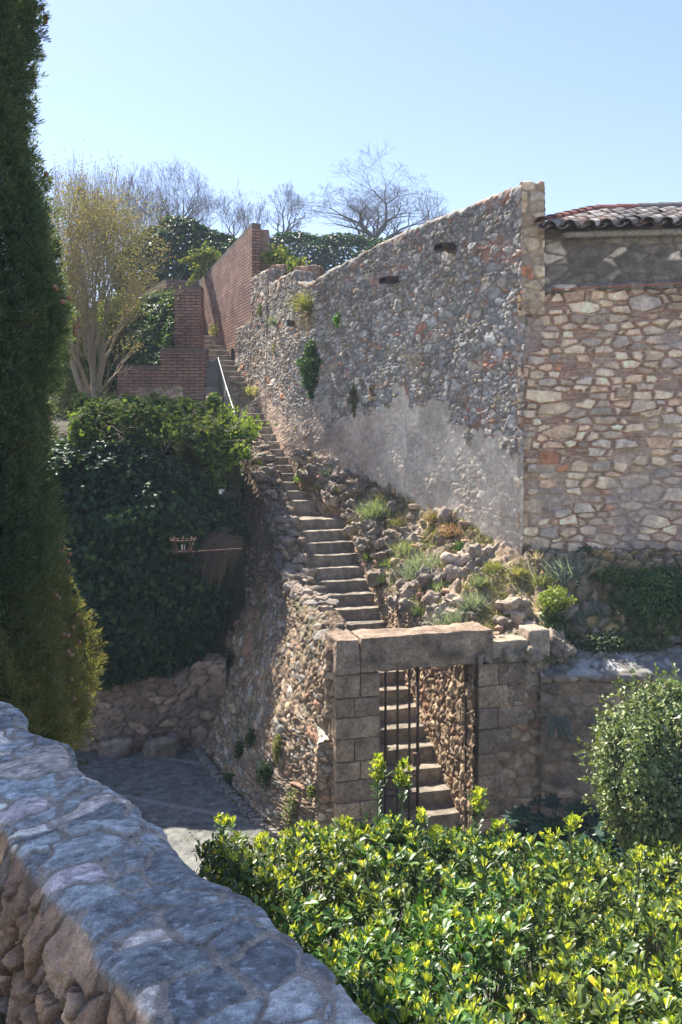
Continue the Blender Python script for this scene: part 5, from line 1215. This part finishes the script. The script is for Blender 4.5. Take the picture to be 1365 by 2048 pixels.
# bright pittosporum hedge
def hedge_top(X, d): return np.interp(d, [2.6, 4, 5.5, 6.6, 7.2, 7.6], [2.62, 2.44, 2.22, 2.05, 1.93, 1.6])+.16*2*fbm(X*1.1, d*1.1, 0, 301, 3)+.12*np.exp(-((X-.35)/.8)**2-((d-6.3)/.9)**2)
def xleft(d): return .11-.754*(d-1.925)+.34
def hsample(n):
    X = RNG.random(n)*8-3.6; d = 2.5+RNG.random(n)*5.0
    far = 7.15+.25*noise(X*1.3, 0, 0, 303)-.25*smooth(1.5, 3.2, X)-.5*smooth(-.9, -1.4, X)
    xl = np.maximum(xleft(d), -1.02-.1*noise(d*3, 0, 0, 304)+.0*d)
    ok = (X > xl) & (d < far) & (X < .45*d+.5)
    return X[ok], d[ok], far[ok]
hd = empty('hedge', (1.2, 5.2, 0), 'broad glossy evergreen hedge with bright yellow green new tips filling the foreground right', 'hedge')
AN = Acc()
OLD = [(.035, .095, .020), (.055, .13, .026), (.028, .07, .020), (.10, .18, .045)]; NEW = [(.46, .50, .07), (.60, .60, .11), (.30, .40, .05)]
def rosette(a, c, ax, nold, nnew, sz, rnk=None):
    """c (n,3) positions, ax (n,3) axes: whorls of old leaves with a crown of young ones"""
    n = len(c); vs_ = .7+.55*RNG.random(n); hu_ = (.75+.6*RNG.random((n, 1)))*np.where(fbm(c[:, 0]*1.6, c[:, 1]*1.6, 0, 350, 3) > .12, 1.25, .95)[:, None]; yb_ = np.clip(fbm(c[:, 0]*1.2+5, c[:, 1]*1.2, 0, 351, 3)*2.2, 0, .5)[:, None]
    t = unit(np.cross(ax, np.array([.3, .2, 1.]))); b = np.cross(ax, t)
    k = np.repeat(np.arange(n), nold); m_ = len(k)
    an = RNG.random(m_)*6.283; rad_ = t[k]*np.cos(an)[:, None]+b[k]*np.sin(an)[:, None]
    up = .25+.9*RNG.random(m_); dr = unit(rad_+ax[k]*up[:, None]); nor = unit(ax[k]-rad_*up[:, None]*.8+rnd(m_)*.2)
    pos = c[k]-ax[k]*(RNG.random(m_)*sz*1.1)[:, None]+rad_*.006; s = sz*vs_[k]*(.65+.5*RNG.random(m_))
    cl = mixcol(m_, OLD)*hu_[k]; cl = cl*(1-yb_[k])+np.array([.22, .26, .06])*yb_[k]*RNG.random((m_, 1)); yel = RNG.random(m_) < .008; cl[yel] = (.6, .42, .03)
    leaves(a, 'spoon', pos, dr, nor, s, s*.42, cl)
    a = AN
    k = np.repeat(np.arange(n), nnew); m_ = len(k)
    an = RNG.random(m_)*6.283; rad_ = t[k]*np.cos(an)[:, None]+b[k]*np.sin(an)[:, None]
    up = 1.0+1.6*RNG.random(m_); dr = unit(rad_+ax[k]*up[:, None]); nor = unit(ax[k]*.4-rad_)
    pos = c[k]+ax[k]*(RNG.random(m_)*sz*.25)[:, None]+rad_*.008; s = sz*.55*vs_[k]*(.6+.6*RNG.random(m_))*np.where(hsh(k, 1, 1, 9) < .25, .35, 1.0)
    leaves(a, 'spoon', pos, dr, nor, s, s*.40, mixcol(m_, NEW))
X, d, far = hsample(4700)
drop = smooth(.25, .0, far-d)*.5; zt = hedge_top(X, d)
z = zt-drop+(RNG.random(len(X))**2)*.12-.10*RNG.random(len(X))
c = np.stack([X, d, z], -1); ax = unit(np.array([-.05, .0, 1.])+rnd(len(X))*.28)
a = Acc(); rosette(a, c, ax, 12, 10, .082)
X, d, far = hsample(9000)
z = hedge_top(X, d)-.12-.45*RNG.random(len(X))-smooth(.25, 0, far-d)*.3
c = np.stack([X, d, z], -1); ax = unit(np.array([0, -.1, .7])+rnd(len(X))*.5); rosette(a, c, ax, 9, 1, .07)
# front and edge faces of the hedge going down to the ground
n_ = 2600; X = -1.1+5.4*RNG.random(n_); far = 7.1; z = RNG.random(n_)*1.9; c = np.stack([X, 7.05+.2*RNG.random(n_)-.0*z, z], -1); ax = unit(np.array([0, .6, .6])+rnd(n_)*.5); rosette(a, c, ax, 8, 2, .07)
a.build('foliage', M['gloss'], hd); AN.build('new_tips', M['young'], hd)
a = Acc(); X, d, far = hsample(1500); p0 = np.stack([X, d, hedge_top(X, d)-.1], -1); p1 = p0+rnd(len(X))*np.array([.12, .12, .04])-np.array([0, 0, 1.])*(.5+.5*RNG.random((len(X), 1)))
a.tubes(p1, p0, .008, .004, 4, (.16, .14, .09)); p2 = p1*np.array([1, 1, 0]); a.tubes(p2[::4], p1[::4], .014, .009, 4, (.13, .11, .08)); a.build('stems', M['bark'], hd)
# tall shoots
for i, (px, ptip, pbase, d) in enumerate(((757, 1530, 1700, 6.7), (802, 1540, 1690, 6.6), (957, 1592, 1680, 6.9), (690, 1640, 1710, 6.8), (612, 1648, 1720, 6.8), (1140, 1635, 1760, 6.3), (448, 1632, 1740, 7.0), (870, 1660, 1740, 6.4), (1280, 1698, 1800, 6.0), (520, 1672, 1760, 6.8), (845, 1625, 1700, 6.9), (905, 1668, 1720, 6.8), (725, 1665, 1720, 6.6), (775, 1650, 1720, 6.5), (640, 1665, 1720, 6.7), (1000, 1650, 1710, 6.7), (580, 1665, 1740, 6.8), (1100, 1668, 1740, 6.4))):
    tp = P(px, ptip, d)-(0, 0, .06); bs_ = P(px+(8 if i % 2 else -4), pbase, d); a = Acc()
    a.tubes([bs_-(0, 0, .3), bs_], [bs_, tp], .008, .005, 5, (.17, .17, .10))
    AN = Acc(); L = tp[2]-bs_[2]; n_ = max(8, int(L/.013)); f_ = RNG.random(n_)**.9; pos = bs_+(tp-bs_)*f_[:, None]; an = RNG.random(n_)*6.283
    rad_ = np.stack([np.cos(an), np.sin(an), 0*an], -1); dr = unit(rad_+np.array([0, 0, .75])); nor = unit(np.array([0, 0, 1.])-rad_*.75); s = .07*(.7+.5*RNG.random(n_))
    leaves(a, 'spoon', pos, dr, nor, s, s*.36, mixcol(n_, OLD))
    k = 34 if ptip < 1600 else 14; hh_ = .19 if ptip < 1600 else .09
    cc_ = tp+rnd(k)*np.array([.028, .028, .0])+np.array([0, 0, 1.])*(RNG.random((k, 1))*hh_-hh_*.45); rosette(a, cc_, unit(np.array([0, 0, 1.])+rnd(k)*.25), 1, 12, .075)
    sh_ = a.build('shoot', M['gloss'], hd); AN.build('young_leaves', M['young'], sh_)

# ================================================================ CYPRESS
cy = empty('cypress', (-4.35, 8.3, 0), 'tall dark cypress with brown cones filling the left edge', 'cypress tree')
CC = np.array([-4.35, 8.3])
pz = [1.9, 2.2, 2.6, 3.1, 3.8, 4.3, 5.7, 6.4, 7.0, 7.8, 8.7, 9.6, 11, 13, 15, 17]
kk_ = 8.3/8.0
pr = [x_-.30 for x_ in [1.6, 1.93, 1.98, 1.98, 1.86, 1.88, 1.80, 1.93, 1.78, 1.58, 1.42, 1.52, 1.5, 1.25, .8, .35]]
def cyR(z, th): return np.interp(z, pz, pr)*(1+.12*fbm(th*3.2, z*.38, 0, 401, 3)*2)
a = Acc(); Z_, T_ = np.meshgrid(np.linspace(2.3, 16.6, 90), np.linspace(0, 2*math.pi, 70), indexing='ij')
rr = cyR(Z_, T_)*.66+.06*noise(T_*6, Z_*3); a.grid(np.stack([CC[0]+rr*np.cos(T_), CC[1]+rr*np.sin(T_), Z_], -1), (.015, .02, .01)); a.build('dark_core', M['needle'], cy)  # solid dark shell added inside the crown to block the sun
a = Acc(); a.tubes([(CC[0], CC[1], -.1), (CC[0], CC[1], 2)], [(CC[0], CC[1], 2), (CC[0], CC[1], 15)], [.22, .19], [.19, .03], 12, (.17, .12, .09)); a.build('trunk', M['bark'], cy)
def cyp(n, nb, zlo, zhi, thlo, thhi, ln):
    a = Acc()
    z = zlo+(zhi-zlo)*RNG.random(n); th = thlo+(thhi-thlo)*RNG.random(n)
    ru = cyR(z, th); plume = fbm(th*7, z*.9, 0, 403, 3); dep = RNG.random(n)**1.8*.5
    r_ = ru+.24*plume+.10*noise(th*22, z*3.2, 0, 405)-dep
    c = np.stack([CC[0]+r_*np.cos(th), CC[1]+r_*np.sin(th), z], -1); out = np.stack([np.cos(th), np.sin(th), 0*th], -1)
    ax = unit(out*(.45+.5*RNG.random((n, 1)))+np.array([0, 0, 1.])*(.5+.6*RNG.random((n, 1)))+rnd(n)*.3)
    sun_tint = smooth(4.5, 3.2, z+.5*fbm(th*2, z*.8, 3, 407, 3))*smooth(-1.45, -.75, th)  # painted sunlight: foliage low on the right side turned yellow olive
    k = np.repeat(np.arange(n), nb); m_ = len(k); dr = unit(ax[k]+rnd(m_)*.42); pos = c[k]+dr*(RNG.random((m_, 1))*ln*.8)+rnd(m_)*.012
    cl = mixcol(m_, [(.09, .15, .085), (.12, .185, .095), (.065, .11, .07), (.14, .18, .08)]); w_ = (sun_tint[k]*RNG.random(m_)**.5)[:, None]
    cl = cl*(1-w_)+np.array([.27, .27, .11])*w_
    tipb = np.clip(1-dep[k]*2.2, .4, 1)[:, None]
    leaves(a, 'diamond', pos, dr, rnd(m_), ln*(.45+.5*RNG.random(m_)), ln*.16, cl)
    return a
a = cyp(31000, 16, 1.9, 9.9, -2.3, .75, .072); a.build('foliage', M['needle'], cy, smooth=False)
a = cyp(8000, 12, 1.9, 16.8, -math.pi, math.pi, .11); a.build('back_foliage', M['needle'], cy, smooth=False)
for i in range(6):
    a = Acc(); z = [2.25, 2.6, 4.4, 5.2, 7.9, 6.3][i]; th = -.25+.3*RNG.random()-.3; r_ = float(cyR(np.array(z), np.array(th)))
    n_ = 90; c0 = np.array([CC[0]+(r_+.03)*math.cos(th), CC[1]+(r_+.03)*math.sin(th), z]); f_ = RNG.random(n_); c = c0+np.array([.22, 0, .10])*f_[:, None]+rnd(n_)*.03
    leaves(a, 'diamond', c, unit(np.array([.7, 0, .6])+rnd(n_)*.5), rnd(n_), .06, .014, mixcol(n_, [(.12, .13, .04), (.07, .1, .035)])); a.tubes([c0-(.2, 0, .1)], [c0+(.22, 0, .1)], .006, .003, 4, (.15, .1, .07)); a.build('spray', M['needle'], cy, smooth=False)
# cones: one mesh shared by all
a = Acc(); ang = np.linspace(0, 2*math.pi, 11); lat = np.linspace(-math.pi/2, math.pi/2, 8); A_, L_ = np.meshgrid(lat, ang, indexing='ij'); rr = .019*(1+.12*np.cos(L_*5)*np.cos(A_*4))
a.grid(np.stack([rr*np.cos(A_)*np.cos(L_), rr*np.cos(A_)*np.sin(L_), rr*np.sin(A_)], -1), (.27, .15, .09)); cone0 = None
rs = np.random.default_rng(77); spots = []
cl_ = [(rs.random()*2.6-2.1, 2.2+rs.random()*7.5) for _ in range(38)]
for th, z in cl_:
    for q in range(rs.integers(1, 5)):
        t2 = th+rs.normal()*.04; z2 = z+rs.normal()*.06; r2 = float(cyR(np.array(z2), np.array(t2)))+.13+.05*rs.random(); spots.append((r2*math.cos(t2), r2*math.sin(t2), z2))
for i, s in enumerate(spots[:80]):
    if cone0 is None:
        o = a.build('cone', M['bark'], None); cone0 = o
    else: o = cone0.copy(); C.objects.link(o)
    o.parent = cy; o.location = s; o.scale = (1.25,)*3
# ================================================================ HAZE
me = bpy.data.meshes.new('haze'); x0, x1, y0, y1, z0, z1 = -90, 80, -12, 130, -1.2, 40
vs = [(x, y, z) for x in (x0, x1) for y in (y0, y1) for z in (z0, z1)]
me.from_pydata(vs, [], [(0, 1, 3, 2), (4, 6, 7, 5), (0, 4, 5, 1), (2, 3, 7, 6), (0, 2, 6, 4), (1, 5, 7, 3)])
hz = bpy.data.objects.new('haze', me); C.objects.link(hz); hz['kind'] = 'stuff'
hm = bpy.data.materials.new('haze'); hm.use_nodes = True; nn_ = hm.node_tree.nodes; nn_.remove(nn_['Principled BSDF'])
pv = nn_.new('ShaderNodeVolumePrincipled'); pv.inputs['Color'].default_value = (.75, .87, 1, 1); pv.inputs['Density'].default_value = .0016; pv.inputs['Anisotropy'].default_value = 0.0
hm.node_tree.links.new(pv.outputs[0], nn_['Material Output'].inputs['Volume']); me.materials.append(hm)

a = Acc(); n_ = 420; X = -3.6+2.6*RNG.random(n_); Y = 11.2+3.3*RNG.random(n_); edge = np.interp(Y, SWk, SW['bx']); k_ = (RNG.random(n_) < .35) | (X > edge-.55); X = np.where(k_, np.minimum(X, edge-.12), edge-.15-.35*RNG.random(n_)**2)
p = np.stack([X, Y, .012+.01*RNG.random(n_)], -1); leaves(a, 'diamond', p, unit(rnd(n_)*np.array([1, 1, .15])), unit(rnd(n_)*.3+np.array([0, 0, 1.])), .03+.03*RNG.random(n_), .028, mixcol(n_, [(.35, .25, .06), (.25, .15, .07), (.14, .10, .06), (.08, .12, .04)]))
tag(a.build('fallen_leaves', M['soft'], shift=(-2, 13, 0), smooth=False), 'dry fallen leaves scattered on the path along the stair wall', 'leaves', kind='stuff')
# ================================================================ GROUPS
GR = {'boulder': 'boulders on the mound and by the walls', 'bare_tree': 'bare winter trees on the skyline', 'mound_plant': 'small plants on the rocky mound', 'weed': 'weeds growing on the stair wall', 'wall_plant': 'plants growing in the long wall',
      'acanthus': 'acanthus plants in the shaded garden corner', 'thicket': 'yellow green thickets behind the pale tree', 'creeper': 'small climbers and weeds by the brick wall', 'bank_plant': 'plants on the shaded bank', 'spiky_plant': 'blue grey spiky plants on the bank',
      'spout': 'metal spouts in the long wall', 'wall_block': 'flat stone blocks behind the long wall', 'dry_scrub': 'dry scrub around the ivy', 'grass_tuft': 'tufts in the long wall', 'floodlight': 'floodlights', 'iron_gate': 'gate leaves'}
for o in C.objects:
    if o.parent is None and o.name.split('.')[0] in GR: o['group'] = GR[o.name.split('.')[0]]
